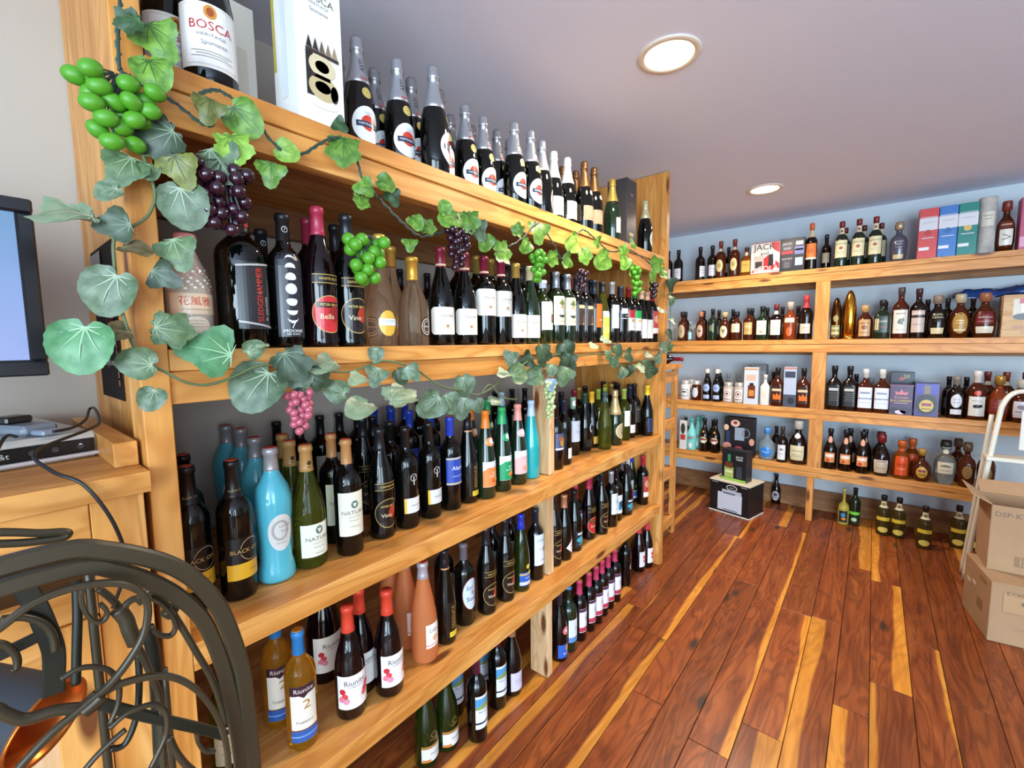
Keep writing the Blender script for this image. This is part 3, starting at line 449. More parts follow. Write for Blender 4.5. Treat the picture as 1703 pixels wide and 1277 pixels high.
st('cream_sq2', 'square', 'brown', '#7c2a2c', .84, 'square brown bottle, red-striped neck, cream label', [(.14, .56, .066, '#dfd9cb', 'R', [('T', 'MICHTERS', .010, 0, .030, '#5a584a'), ('R', 0, 0, .05, .002, '#8a887a'), ('R', 0, -.012, .05, .002, '#8a887a')]), (.72, .82, .03, '#d9d2c4', 'R', [])], sq=.8, **SP)
st('copper_rye', 'squat', 'copper', '#c4b4a0', .80, 'copper-toned whiskey bottle with cork, pale band', [(.46, .58, .07, '#dcd3c0', 'R', lines(0, .006, .05, 2, .010, '#7a705c')), (.10, .34, .04, '#d8622c', 'E', [])], **SP)
st('red_neck', 'spirit', 'brown', '#c03a40', .72, 'dark whiskey bottle with red wax neck', [(.14, .36, .072, '#d9c7b4', 'R', [('T', 'BAKERS', .013, 0, .006, '#7c3a2c'), ('R', 0, -.016, .05, .003, '#8a6a58')])], **SP)
st('bullet_bronze', 'bullet', 'bronze', None, 1, 'bronze bullet-shaped bottle with pointed tip', [(.42, .58, .034, '#9a8a54', 'E', []), (.06, .34, .056, '#8a8450', 'R', [('R', 0, .02, .05, .012, '#c4b880'), ('R', 0, -.016, .05, .016, '#c9bd8a')])], **SP)
st('bullet_gold', 'bullet', 'goldmetal', None, 1, 'tall gold bullet-shaped bottle', [], **SP)
st('wood_cork', 'squat', 'amberdk', '#c79a62', .80, 'squat bottle with wooden stopper, kraft label', [(.08, .58, .07, '#c39a6a', 'R', [('E', 0, .004, .018, .016, '#8a5a30'), ('R', 0, .034, .05, .006, '#7a5030'), ('R', 0, -.034, .05, .004, '#7a5030')])], **SP)
st('two_label', 'square', 'dkgreen', '#22221f', .84, 'dark bottle with green lettered label', [(.16, .58, .066, '#2c3a2c', 'R', [('T', 'CREEK', .016, .008, .020, '#d8d6c4'), ('R', -.026, 0, .020, .08, '#d0b88a'), ('R', .008, -.02, .036, .004, '#9c4a3c')])], sq=.8, **SP)
st('tall_horse', 'spirit', 'amberdk', '#4a3a3c', .85, 'tall whiskey bottle, white label with horse sketch', [(.10, .56, .086, '#e2dbcd', 'R', [('P', [(-.016, -.010), (-.008, .018), (.016, .026), (.024, .006), (.004, -.004), (.014, -.024)], '#6d7a78'), ('R', 0, .056, .05, .006, '#8a8274'), ('R', 0, -.056, .04, .003, '#a39a8c')])], **SP)
st('band_label', 'spirit', 'brown', '#3c2226', .82, 'dark bottle with pink-grey banded label', [(.12, .56, .076, '#c9b4a8', 'R', [('R', 0, .034, .076, .018, '#3a2a2c'), ('R', 0, .056, .06, .008, '#d8c9be'), ('R', 0, -.02, .05, .003, '#7a665c')])], **SP)
st('flask_black', 'flask', 'brown', '#8a7464', .80, 'rounded black flask with cream strip label', [(.40, .62, .06, 'none', 'R', [('T', 'ELIJAH', .019, 0, .012, '#d8cfa8'), ('T', 'CRAIG', .019, 0, -.008, '#d8cfa8')]), (.10, .24, .066, '#d9c79a', 'R', [])], **SP)
st('gold_leaf', 'flask', 'amberdk', '#b9a88a', .80, 'rounded bottle with ornate gold label', [(.10, .58, .078, '#a9823c', 'E', [('R', 0, .016, .04, .006, '#e2c67c'), ('R', 0, 0, .05, .004, '#e2c67c'), ('R', 0, -.046, .06, .014, '#d9c79a')])], **SP)
st('red_band', 'flask', 'amberdk', '#9a5c40', .80, 'broad bottle with maroon band and cream strip', [(.30, .58, .09, '#6b1c22', 'R', [('T', 'RUSSELLS', .016, 0, .004, '#e6dcd0'), ('R', 0, -.022, .07, .003, '#c9a88c')]), (.10, .25, .086, '#d9d0bc', 'R', [])], **SP)
st('jar_white', 'jar', 'white', '#d9d8d2', .815, 'white mason jar with black-framed label', [(.20, .56, .066, K, 'R', [('R', 0, 0, .060, .054, '#e4e2da'), ('R', 0, .006, .04, .014, '#3a3a3c')])], cat='mason jar', name_='mason_jar', capmetal=.5)
st('jar_bee', 'jar', 'amberdk', '#d9d8d2', .815, 'mason jar with pale hexagonal label', [(.16, .66, .05, '#dfe3e6', 'E', [('O', 0, 0, .018, .024, .003, '#5a6a84'), ('T', '21', .012, 0, 0, '#5a6a84')])], cat='mason jar', name_='mason_jar', capmetal=.5)
st('flip_top', 'fliptop', 'black', '#d8d5ca', .86, 'blue-black flip-top bottle with round blue label', [(.30, .54, .060, '#9fb4dc', 'E', [('R', 0, 0, .024, .008, '#5c74a8')]), (.08, .20, .056, '#aab8d8', 'R', [])], **SP)
st('jar_red', 'jar', 'cloudy', '#cfc9c2', .815, 'mason jar with red-brown printed label', [(.10, .68, .066, '#e6dcd4', 'R', [('O', 0, .010, .022, .026, .005, '#8a3c3c'), ('E', 0, .010, .008, .010, '#5c2c2c'), ('R', 0, -.036, .05, .008, '#7c4a40')])], cat='mason jar', name_='mason_jar', capmetal=.5)
st('cream_liq', 'square', 'white', '#e3dccf', .84, 'white square cream liqueur bottle', [(.12, .56, .05, '#e6e0d2', 'R', lines(0, .02, .036, 4, .012, '#9a9488'))], sq=.8, **SP)
st('fire_amber', 'square', 'amberdk', '#1e1614', .80, 'square amber bottle with fiery orange label', [(.10, .54, .068, '#3a1a10', 'R', [('R', 0, .034, .06, .02, '#d9c4a4'), ('P', [(-.03, -.044), (-.02, .004), (-.008, -.014), (.004, .012), (.014, -.012), (.026, .006), (.03, -.044)], '#e0702a')])], sq=1, **SP)
st('clear_rear', 'spirit', 'clear', '#8f9094', .82, 'clear glass bottle standing behind', [], **SP)
st('jack_black', 'square', 'brown', '#1a1a1c', .82, 'square black-labelled whiskey bottle', [(.10, .56, .072, '#1c1c1f', 'R', [('R', 0, .048, .05, .018, '#d8d5cd'), ('T', 'Gentleman', .011, 0, .048, '#1c1c1f')]+lines(0, .022, .052, 5, .014, '#b9b6ae'))], sq=1, **SP)
st('white_twin', 'square', 'amberdk', '#e0ddd6', .80, 'square bottle with white label and white neck', [(.10, .58, .074, '#d9dde6', 'R', [('R', 0, -.006, .074, .010, '#8f98a8'), ('R', 0, .036, .05, .012, '#7c8aa8'), ('R', 0, -.036, .05, .003, '#a4acb8')])], sq=1, **SP)
st('oval_white', 'spirit', 'brown', '#8a7c70', .80, 'dark bottle with tall arched white label', [(.26, .58, .056, '#d9dbe0', 'E', [('R', 0, -.01, .034, .003, '#7c7c84'), ('R', 0, .012, .03, .003, '#7c7c84')]), (.10, .22, .056, '#d9dbe0', 'R', [])], **SP)
st('bison', 'spirit', 'amberdk', '#e3dcd2', .76, 'whiskey bottle, white label with black bison', [(.08, .48, .084, '#e2e0da', 'R', [('E', 0, 0, .020, .012, '#1c1a1a'), ('E', .018, .003, .009, .009, '#1c1a1a'), ('R', 0, .036, .05, .003, '#8a8880')]), (.50, .60, .034, '#d8442a', 'E', [])], **SP)
st('red_round', 'flask', 'copper', '#b0843c', .80, 'rounded reddish bottle with gold stopper', [(.22, .48, .084, '#7a2a2c', 'R', lines(0, .016, .06, 3, .014, '#d9b8a0'))], capmetal=.5, **SP)
st('pale_round', 'flask', 'amberdk', '#bdb8ac', .80, 'rounded bottle with pale scenic label', [(.12, .50, .086, '#d4d3dc', 'R', [('E', 0, .016, .024, .014, '#8a8c9c'), ('R', 0, -.014, .06, .006, '#7a7c8c')])], **SP)
st('mint', 'cream', 'mint', '#4fb3a8', .88, 'mint green liqueur bottle', [(.32, .46, .06, '#5fb6ac', 'R', [('R', 0, 0, .05, .012, '#c45a5c')]), (.06, .24, .03, '#e6e6dc', 'E', [])], **SP)
st('irish_cream', 'cream', 'brown', '#1a1815', .86, 'black cream liqueur bottle with cream emblem', [(.26, .46, .068, '#c2a88c', 'E', [('R', 0, .006, .06, .014, '#8a2f2c'), ('E', 0, -.014, .016, .010, '#eee6d8')]), (.58, .64, .016, '#c9963c', 'E', [])], **SP)
st('blue_globe', 'globe', 'blue', '#5aa0e0', .79, 'round pale blue bottle with blue stopper', [(.10, .42, .085, '#2d80d0', 'E', [('I', 'Milagro', .020, 0, 0, '#d9e8f6')])], **SP)
st('white_tall', 'spirit', 'brown', '#3a3430', .82, 'slim dark bottle with tall white label', [(.08, .50, .058, '#e2e2e0', 'R', [('E', 0, .024, .014, .010, '#8a8a88'), ('R', 0, -.012, .036, .003, '#7c7c7c')])], **SP)
st('cognac', 'flask', 'brown', '#cfc7b8', .80, 'large rounded cognac bottle with cream label', [(.10, .44, .104, '#ddd0a8', 'R', [('I', 'Hennessy', .022, 0, .018, '#5a5238'), ('R', 0, -.01, .07, .003, '#8a8260'), ('R', 0, -.024, .06, .003, '#8a8260')]), (.60, .72, .04, '#d6d6d6', 'E', [])], **SP)
st('liqueur', 'cream', 'brown', '#1c1a1c', .88, 'black liqueur bottle with fruit label', [(.18, .42, .068, '#d9905c', 'R', [('R', 0, .014, .056, .022, '#efe2d2'), ('E', -.008, -.022, .014, .010, '#c8402c'), ('E', .012, -.020, .012, .010, '#d88a2c')]), (.66, .82, .03, '#d99a7c', 'E', [])], **SP)
st('cream_cognac', 'flask', 'brown', '#7a1e22', .80, 'dark rounded bottle with large beige label', [(.08, .40, .088, '#c4b498', 'R', [('R', 0, .036, .088, .018, '#d8d2c8'), ('R', 0, .036, .06, .006, '#8a3c34'), ('R', 0, -.012, .06, .003, '#8a7c60')])], **SP)
st('orange_flame', 'squat', 'amber', '#c05a24', .72, 'orange-labelled amber bottle', [(.10, .60, .074, '#d8501f', 'R', [('R', 0, .008, .05, .018, '#b83c14'), ('R', 0, -.022, .05, .006, '#e9a070')])], **SP)
st('crown_round', 'globe', 'amberdk', '#b0863c', .80, 'round dark bottle with gold crest label', [(.12, .48, .062, '#c99f44', 'E', [('R', 0, .010, .036, .016, '#8a2f4c'), ('R', 0, -.014, .036, .006, '#7c5c1c')])], **SP)
st('agave_clear', 'decanter', 'clear', '#22201c', .86, 'tall clear bottle with cream label', [(.26, .52, .086, '#ddd6bc', 'R', [('P', [(-.03, .016), (0, .024), (.03, .014), (.02, .006), (-.02, .008)], '#6f7a5c'), ('R', 0, -.018, .05, .004, '#8a846c')]), (.70, .80, .036, '#e0d9c0', 'E', [])], **SP)
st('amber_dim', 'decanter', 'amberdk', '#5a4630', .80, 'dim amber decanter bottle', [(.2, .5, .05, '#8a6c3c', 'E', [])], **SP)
st('black_beer', 'cream', 'brown', '#1a1816', .88, 'black bottle with silver label alone on floor', [(.12, .44, .06, '#b9bcc0', 'E', [('E', 0, .010, .016, .014, '#4a4c50'), ('R', 0, -.016, .04, .006, '#4a4c50')])], **SP)
st('limon', 'longneck', 'limoncello', '#c9b96a', .94, 'yellow long-necked bottle with dark picture label', [(.08, .40, .056, '#1d2a30', 'R', [('E', 0, .010, .016, .016, '#3c8ab0'), ('E', .004, -.018, .016, .010, '#d88a3c')])], **SP)
st('green_band', 'bordeaux', 'dkgreen', '#17211c', .80, 'green bottle with neon green band', [(.30, .38, .07, '#7ae04a', 'R', []), (.08, .26, .06, '#1c3424', 'R', [('E', 0, 0, .018, .014, '#b9d8b0')])], **SP)
st('yellow_band', 'spirit', 'smoke', '#1a1816', .88, 'clear-brown bottle with yellow label bands', [(.38, .47, .09, '#d8bc3c', 'R', []), (.08, .22, .062, '#d8c45c', 'E', []), (.70, .86, .04, '#d8d0ac', 'R', [('E', 0, 0, .010, .012, '#7a6c40')])], **SP)
# ------------------------------------------------------------------ bottle builder
def rad_at(prof, z):
    for (r0, z0), (r1, z1) in zip(prof, prof[1:]):
        if z0 <= z <= z1 and z1 > z0: return r0+(r1-r0)*(z-z0)/(z1-z0)
    return prof[-1][0]
BC_ = {}
def bottle_meshes(sty, R, H, far):
    k = (sty, R, H, far)
    if k in BC_: return BC_[k]
    s = STY[sty]; seg = 16 if far else 24; prof = [(r*R, z*H) for r, z in SHAPE[s['shape']]]; sq = s['sq']
    if sq: seg = 24
    V, Fc = lathe(prof, seg, sq); body = new_mesh(s['name'], V, Fc, [GL[s['glass']]], smooth=True)
    parts = []
    if s['cap']:
        z0 = s['capz']*H; cp = [(rad_at(prof, z0)+.0004, z0), (rad_at(prof, z0)+.0011, z0+.0004)]+[(r+.0011, z+(.0008 if z > .99*H else 0)) for r, z in prof if z > z0+.001]
        V, Fc = lathe(cp, seg); parts.append(('capsule', new_mesh('capsule', V, Fc, [mat(s['cap'], s['cr'], s['cm'])], smooth=True)))
        if s['ring']:
            rr = prof[-1][0]; V, Fc = lathe([(rr*.95, H+.0008), (rr*.95, H+.0022), (rr*.8, H+.0028)], 12); parts.append(('cap_sticker', new_mesh('cap_sticker', V, Fc, [mat(s['ring'], .5)])))
    for i, (z0, z1, w_, col, shp, prints) in enumerate(s['labels']):
        zc = (z0+z1)/2*H; hh = (z1-z0)*H
        base = [] if col == 'none' else [('E', 0, 0, w_/2, hh/2, col) if shp == 'E' else ('R', 0, 0, w_, hh, col)+((.009,) if shp == 'C' else ())]
        rm = max(rad_at(prof, zc), .006)
        def fn(u, v, e, zc=zc, rm=rm):
            a = u/rm; r = rad_at(prof, min(max(zc+v, .002), H-.001)); r = r*sqf(a, r/R, sq)+e+(.0012 if s['cap'] and zc > s['capz']*H else 0)
            return (r*math.cos(a), r*math.sin(a), zc+v)
        ps = base+[p for p in prints]
        if not ps: continue
        if far: ps = [p for p in ps if not (p[0] in 'TVI' and p[2] < .0095)] or ps[:1]
        # tall plain labels on curved walls need rows
        nm = 'label' if zc < .6*H else 'neck_label'
        parts.append((nm, print_mesh(nm, ps, fn)))
    BC_[k] = (body, parts); return BC_[k]
ORD = 'first second third fourth fifth sixth seventh eighth ninth tenth eleventh twelfth thirteenth fourteenth fifteenth sixteenth seventeenth eighteenth'.split()
NUM = 'one two three four five six seven eight nine ten eleven twelve thirteen fourteen fifteen sixteen seventeen eighteen'.split()
SHELF = dict(A='on top wine shelf', B='on eye-level wine shelf', C='on middle wine shelf', D='on lowest wine shelf', F='on floor under shelving', BA='on top back shelf', BB='on second back shelf', BC='on third back shelf', BD='on lowest back shelf', BF='by back wall', RK='on slatted rack')
GROUP = dict(A='bottles on the top wine shelf', B='bottles on the eye-level wine shelf', C='bottles on the middle wine shelf', D='bottles on the lowest wine shelf', F='bottles on the floor beneath the wine shelf', BA='spirits on the top back shelf', BB='spirits on the second back shelf', BC='spirits on the third back shelf', BD='spirits on the lowest back shelf', BF='bottles on the floor by the back wall', RK='bottles on the slatted rack')
def img_x(p):
    d = Vector((p[0], p[1], p[2]-CAM_Z)); return d.dot(r2)/d.dot(fwd)
def place_bottles(rows):
    by = {}
    for i, b in enumerate(rows): by.setdefault((STY[b[0]]['desc'], b[5]), []).append(i)
    for v in by.values(): v.sort(key=lambda i: img_x(rows[i][1:4]))
    for i, (sty, x, y, z, rot, shelf) in enumerate(rows):
        R, H = DIM[sty]; s = STY[sty]; far = shelf[0] == 'B' and len(shelf) > 1
        body, parts = bottle_meshes(sty, R, H, far)
        face = math.radians(rot-90) if far or shelf == 'RK' else math.radians(rot)
        o = link(s['name'], body, None, (x, y, z+.0005), (0, 0, face))
        same = by[(s['desc'], shelf)]; n = len(same)
        lab = s['desc']+((', %s such from left ' % ORD[same.index(i)]) if n > 1 else ' ')+SHELF[shelf]
        tag(o, lab, s['cat'], GROUP[shelf])
        for nm, me in parts: link(nm, me, o)
# ------------------------------------------------------------------ where things stand
BOTTLES = [
 ('magnum_white',-1.073,0.358,1.932,-12,'A'),
 ('magnum_white',-1.162,0.316,1.932,0,'A'),
 ('asti',-1.114,0.723,1.932,0,'A'),
 ('asti',-1.107,0.849,1.932,0,'A'),
 ('asti',-1.054,0.938,1.932,40,'A'),
 ('asti',-1.133,1.149,1.932,0,'A'),
 ('asti',-1.136,1.245,1.932,0,'A'),
 ('asti',-1.079,1.352,1.932,0,'A'),
 ('asti',-1.072,1.444,1.932,0,'A'),
 ('prosecco',-1.089,1.544,1.932,50,'A'),
 ('white_foil',-1.102,1.65,1.932,0,'A'),
 ('white_foil',-1.092,1.743,1.932,0,'A'),
 ('brown_foil',-1.049,1.817,1.932,0,'A'),
 ('brown_foil',-1.049,1.906,1.932,0,'A'),
 ('gold_foil',-1.05,2.096,1.932,0,'A'),
 ('champ_last',-1.06,2.531,1.932,15,'A'),
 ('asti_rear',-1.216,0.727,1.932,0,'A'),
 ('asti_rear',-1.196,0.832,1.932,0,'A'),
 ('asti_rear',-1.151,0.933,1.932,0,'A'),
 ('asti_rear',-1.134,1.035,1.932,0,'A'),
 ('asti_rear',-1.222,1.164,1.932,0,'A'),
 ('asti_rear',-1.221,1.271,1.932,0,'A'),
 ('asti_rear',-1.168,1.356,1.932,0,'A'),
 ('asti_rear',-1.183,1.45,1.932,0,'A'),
 ('brown_foil',-1.156,1.8,1.932,0,'A'),
 ('brown_foil',-1.135,1.886,1.932,0,'A'),
 ('floral',-1.07,0.291,1.424,0,'B'),
 ('sledge',-1.065,0.388,1.424,26,'B'),
 ('seven',-1.058,0.476,1.424,-6,'B'),
 ('brum_red',-1.046,0.553,1.424,6,'B'),
 ('brum_black',-1.054,0.633,1.424,4,'B'),
 ('rose_studio',-1.058,0.732,1.424,-10,'B'),
 ('rose_squat',-1.06,0.842,1.424,18,'B'),
 ('pinot',-1.058,0.952,1.424,-24,'B'),
 ('pinot',-1.058,1.056,1.424,-24,'B'),
 ('meio_cab',-1.058,1.151,1.424,-24,'B'),
 ('meio_cab',-1.058,1.242,1.424,-24,'B'),
 ('burg_gold',-1.058,1.327,1.424,-24,'B'),
 ('burg_pale',-1.058,1.415,1.424,-24,'B'),
 ('white_square',-1.058,1.502,1.424,0,'B'),
 ('gnome',-1.058,1.6,1.424,-12,'B'),
 ('gnome',-1.058,1.69,1.424,-12,'B'),
 ('brown_label',-1.058,1.767,1.424,0,'B'),
 ('brown_label',-1.058,1.846,1.424,0,'B'),
 ('orange_label',-1.058,1.933,1.424,12,'B'),
 ('yellow_slim',-1.058,2.02,1.424,0,'B'),
 ('white_silver',-1.058,2.119,1.424,0,'B'),
 ('white_black',-1.058,2.225,1.424,0,'B'),
 ('red_label',-1.058,2.315,1.424,0,'B'),
 ('green_label',-1.058,2.402,1.424,0,'B'),
 ('slim_white',-1.058,2.495,1.424,0,'B'),
 ('slim_white',-1.058,2.578,1.424,0,'B'),
 ('art_label',-1.058,2.653,1.424,0,'B'),
 ('seven',-1.237,0.501,1.424,0,'B'),
 ('dark_maroon_cap',-1.123,0.567,1.424,0,'B'),
 ('dark_plain',-1.131,0.645,1.424,0,'B'),
 ('rose_squat',-1.15,0.741,1.424,0,'B'),
 ('rose_studio',-1.16,0.842,1.424,0,'B'),
 ('dark_plain',-1.579,1.188,1.424,0,'B'),
 ('dark_plain',-1.579,1.338,1.424,0,'B'),
 ('dark_gold_cap',-1.138,1.197,1.424,0,'B'),
 ('dark_gold_cap',-1.14,1.278,1.424,0,'B'),
 ('dark_maroon_cap',-1.152,1.121,1.424,0,'B'),
 ('dark_plain',-1.15,1.479,1.424,0,'B'),
 ('dark_plain',-1.15,1.587,1.424,0,'B'),
 ('dark_plain',-1.14,1.7,1.424,0,'B'),
 ('dark_plain',-1.14,1.781,1.424,0,'B'),
 ('dark_orange_cap',-1.14,1.873,1.424,0,'B'),
 ('dark_plain',-1.14,2.045,1.424,0,'B'),
 ('dark_plain',-1.14,2.163,1.424,0,'B'),
 ('dark_plain',-1.14,2.381,1.424,0,'B'),
 ('dark_plain',-1.15,1.388,1.424,0,'B'),
 ('opal',-1.15,0.283,0.849,8,'C'),
 ('opal',-1.277,0.309,0.849,0,'C'),
 ('opal',-1.125,0.362,0.849,12,'C'),
 ('turq',-1.138,0.452,0.849,0,'C'),
 ('turq',-1.301,0.478,0.849,0,'C'),
 ('turq',-1.479,0.507,0.849,0,'C'),
 ('turq',-1.574,0.498,0.849,0,'C'),
 ('chard',-1.14,0.54,0.849,0,'C'),
 ('chard',-1.225,0.536,0.849,0,'C'),
 ('chard',-1.331,0.565,0.849,0,'C'),
 ('natura',-1.119,0.642,0.849,-13,'C'),
 ('natura',-1.222,0.655,0.849,0,'C'),
 ('brum_black',-1.137,0.762,0.849,0,'C'),
 ('brum_black',-1.349,0.839,0.849,0,'C'),
 ('dark_plain',-1.396,0.909,0.849,0,'C'),
 ('tee',-1.135,0.855,0.849,0,'C'),
 ('tee',-1.259,0.886,0.849,0,'C'),
 ('tee',-1.139,0.954,0.849,0,'C'),
 ('blue_label',-1.138,1.048,0.849,0,'C'),
 ('essence',-1.139,1.135,0.849,0,'C'),
 ('rel_orange',-1.117,1.208,0.849,0,'C'),
 ('rel_green',-1.122,1.309,0.849,0,'C'),
 ('rel_pink',-1.124,1.413,0.849,-8,'C'),
 ('teal_relax',-1.128,1.51,0.849,0,'C'),
 ('dark_plain',-1.579,0.653,0.849,0,'C'),
 ('dark_plain',-1.579,0.884,0.849,0,'C'),
 ('dark_plain',-1.579,0.73,0.849,0,'C'),
 ('dark_plain',-1.579,0.807,0.849,0,'C'),
 ('dark_plain',-1.579,0.961,0.849,0,'C'),
 ('dark_blue_cap',-1.579,1.038,0.849,0,'C'),
 ('dark_blue_cap',-1.579,1.114,0.849,0,'C'),
 ('dark_blue_cap',-1.503,1.067,0.849,0,'C'),
 ('dark_blue_cap',-1.579,1.191,0.849,0,'C'),
 ('dark_blue_cap',-1.403,1.079,0.849,0,'C'),
 ('dark_blue_cap',-1.357,1.149,0.849,0,'C'),
 ('dark_plain',-1.579,1.268,0.849,0,'C'),
 ('dark_orange_cap',-1.579,1.345,0.849,0,'C'),
 ('rel_orange',-1.286,1.301,0.849,0,'C'),
 ('rel_green',-1.335,1.458,0.849,0,'C'),
 ('teal_relax',-1.442,1.684,0.849,0,'C'),
 ('dark_plain',-1.579,1.789,0.849,0,'C'),
 ('dark_plain',-1.579,1.937,0.849,0,'C'),
 ('dark_plain',-1.542,2.005,0.849,0,'C'),
 ('blue_art',-1.119,1.686,0.849,0,'C'),
 ('half_label',-1.131,1.777,0.849,30,'C'),
 ('white_green_cap',-1.19,1.954,0.849,-6,'C'),
 ('ring_dark',-1.186,2.07,0.849,12,'C'),
 ('ring_yellow',-1.192,2.155,0.849,12,'C'),
 ('clear_slim',-1.117,2.165,0.849,0,'C'),
 ('champ_gold',-1.122,2.297,0.849,0,'C'),
 ('white_pale_cap',-1.132,2.436,0.849,0,'C'),
 ('half_label',-1.137,2.524,0.849,0,'C'),
 ('navy_yellow',-1.074,2.64,0.849,0,'C'),
 ('portrait',-1.198,2.653,0.849,10,'C'),
 ('charcoal_label',-1.141,2.601,0.849,0,'C'),
 ('dark_plain',-1.267,1.963,0.849,0,'C'),
 ('dark_maroon_cap',-1.261,2.085,0.849,0,'C'),
 ('dark_gold_cap',-1.31,2.214,0.849,0,'C'),
 ('dark_plain',-1.321,2.308,0.849,0,'C'),
 ('white_pale_cap',-1.249,2.336,0.849,0,'C'),
 ('white_pale_cap',-1.26,2.441,0.849,0,'C'),
 ('dark_gold_cap',-1.256,2.518,0.849,0,'C'),
 ('navy_yellow',-1.322,2.568,0.849,0,'C'),
 ('dark_plain',-1.299,2.653,0.849,0,'C'),
 ('dark_plain',-1.373,2.633,0.849,0,'C'),
 ('dark_plain',-1.249,2.595,0.849,0,'C'),
 ('riu_gold',-1.107,0.479,0.4,-15,'D'),
 ('riu_gold',-1.221,0.47,0.4,-15,'D'),
 ('riu_mag',-1.285,0.634,0.4,0,'D'),
 ('riu_red',-1.097,0.611,0.4,-15,'D'),
 ('riu_red',-1.078,0.726,0.4,0,'D'),
 ('riu_red',-1.149,0.678,0.4,0,'D'),
 ('frost',-1.103,0.882,0.4,5,'D'),
 ('frost',-1.204,0.886,0.4,5,'D'),
 ('frost',-1.293,0.888,0.4,0,'D'),
 ('essence',-1.111,0.983,0.4,0,'D'),
 ('solfa',-1.133,1.096,0.4,0,'D'),
 ('brum_black',-1.114,1.198,0.4,0,'D'),
 ('brum_black',-1.112,1.308,0.4,0,'D'),
 ('blue_tall',-1.106,1.404,0.4,0,'D'),
 ('cigar',-1.11,1.512,0.4,0,'D'),
 ('brum_black',-1.114,1.662,0.4,0,'D'),
 ('kite',-1.106,1.739,0.4,10,'D'),
 ('aqua_label',-1.117,1.849,0.4,10,'D'),
 ('brum_red',-1.125,2.006,0.4,0,'D'),
 ('brum_black',-1.102,2.103,0.4,0,'D'),
 ('white_silver',-1.104,2.222,0.4,0,'D'),
 ('blue_white_low',-1.124,2.326,0.4,0,'D'),
 ('aqua_label',-1.112,2.434,0.4,0,'D'),
 ('matte_black',-1.167,2.576,0.4,0,'D'),
 ('art_label',-1.1,2.653,0.4,0,'D'),
 ('blue_tall',-1.178,2.653,0.4,0,'D'),
 ('cream_label_low',-1.186,0.336,0.4,0,'D'),
 ('dark_plain',-1.2,1.451,0.4,0,'D'),
 ('dark_plain',-1.2,1.33,0.4,0,'D'),
 ('dark_plain',-1.22,1.076,0.4,0,'D'),
 ('red_cap_row',-1.167,1.941,0.4,0,'D'),
 ('red_cap_row',-1.178,2.115,0.4,0,'D'),
 ('dark_plain',-1.18,2.215,0.4,0,'D'),
 ('white_silver',-1.163,2.495,0.4,0,'D'),
 ('floor_green',-1.13,0.897,0,0,'F'),
 ('floor_green',-1.118,0.981,0,0,'F'),
 ('floor_white',-1.2,1.095,0,0,'F'),
 ('floor_white',-1.056,1.073,0,0,'F'),
 ('floor_white',-1.094,1.229,0,0,'F'),
 ('floor_white',-1.2,1.246,0,0,'F'),
 ('lilac_label',-1.091,1.318,0,0,'F'),
 ('red_seal',-1.046,1.602,0,0,'F'),
 ('blue_neck',-1.049,1.684,0,0,'F'),
 ('red_cap_row',-1.044,1.776,0,0,'F'),
 ('red_cap_row',-1.044,1.868,0,0,'F'),
 ('red_cap_row',-1.045,1.944,0,0,'F'),
 ('red_cap_row',-1.051,2.019,0,0,'F'),
 ('red_cap_row',-1.054,2.094,0,0,'F'),
 ('red_cap_row',-1.056,2.177,0,0,'F'),
 ('silver_logo',-1.082,2.365,0,0,'F'),
 ('poppy',-1.084,2.569,0,0,'F'),
 ('poppy',-1.065,2.65,0,0,'F'),
 ('rum_white',-1.517,4.173,1.966,0,'BA'),
 ('rum_white',-1.427,4.183,1.966,0,'BA'),
 ('rum_white',-1.236,4.183,1.966,60,'BA'),
 ('rum_white',-1.137,4.193,1.966,20,'BA'),
 ('amber_gold',-1.061,4.163,1.966,0,'BA'),
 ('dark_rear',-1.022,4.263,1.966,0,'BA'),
 ('amber_gold',-0.951,4.163,1.966,0,'BA'),
 ('honey',-0.859,4.163,1.966,0,'BA'),
 ('orange_whisky',-0.412,4.173,1.966,0,'BA'),
 ('dark_rear',-0.324,4.273,1.966,0,'BA'),
 ('irish',-0.226,4.173,1.966,0,'BA'),
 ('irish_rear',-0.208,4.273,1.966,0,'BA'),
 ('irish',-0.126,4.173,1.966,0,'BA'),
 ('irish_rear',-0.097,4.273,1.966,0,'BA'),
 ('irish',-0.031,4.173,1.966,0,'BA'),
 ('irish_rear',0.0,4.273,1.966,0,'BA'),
 ('grey_decanter',0.097,4.173,1.966,0,'BA'),
 ('paper_label',0.604,4.183,1.966,0,'BA'),
 ('tan_label',-1.369,4.163,1.431,0,'BB'),
 ('slim_blue',-1.296,4.153,1.431,0,'BB'),
 ('brown_oval',-1.21,4.163,1.431,0,'BB'),
 ('green_dark',-1.111,4.163,1.431,0,'BB'),
 ('cream_short',-1.012,4.163,1.431,0,'BB'),
 ('cream_wide',-0.919,4.163,1.431,0,'BB'),
 ('amber_band',-0.823,4.163,1.431,0,'BB'),
 ('cream_sq',-0.724,4.163,1.431,0,'BB'),
 ('cream_sq2',-0.625,4.163,1.431,0,'BB'),
 ('copper_rye',-0.529,4.165,1.431,0,'BB'),
 ('red_neck',-0.424,4.164,1.431,0,'BB'),
 ('dark_rear',-1.378,4.273,1.431,0,'BB'),
 ('dark_rear',-1.216,4.273,1.431,0,'BB'),
 ('dark_rear',-1.09,4.283,1.431,0,'BB'),
 ('dark_rear',-0.973,4.273,1.431,0,'BB'),
 ('dark_rear',-0.823,4.283,1.431,0,'BB'),
 ('dark_rear',-0.708,4.273,1.431,0,'BB'),
 ('dark_rear',-0.6,4.283,1.431,0,'BB'),
 ('dark_rear',-0.49,4.283,1.431,0,'BB'),
 ('bullet_bronze',-0.232,4.163,1.431,0,'BB'),
 ('bullet_gold',-0.153,4.173,1.431,0,'BB'),
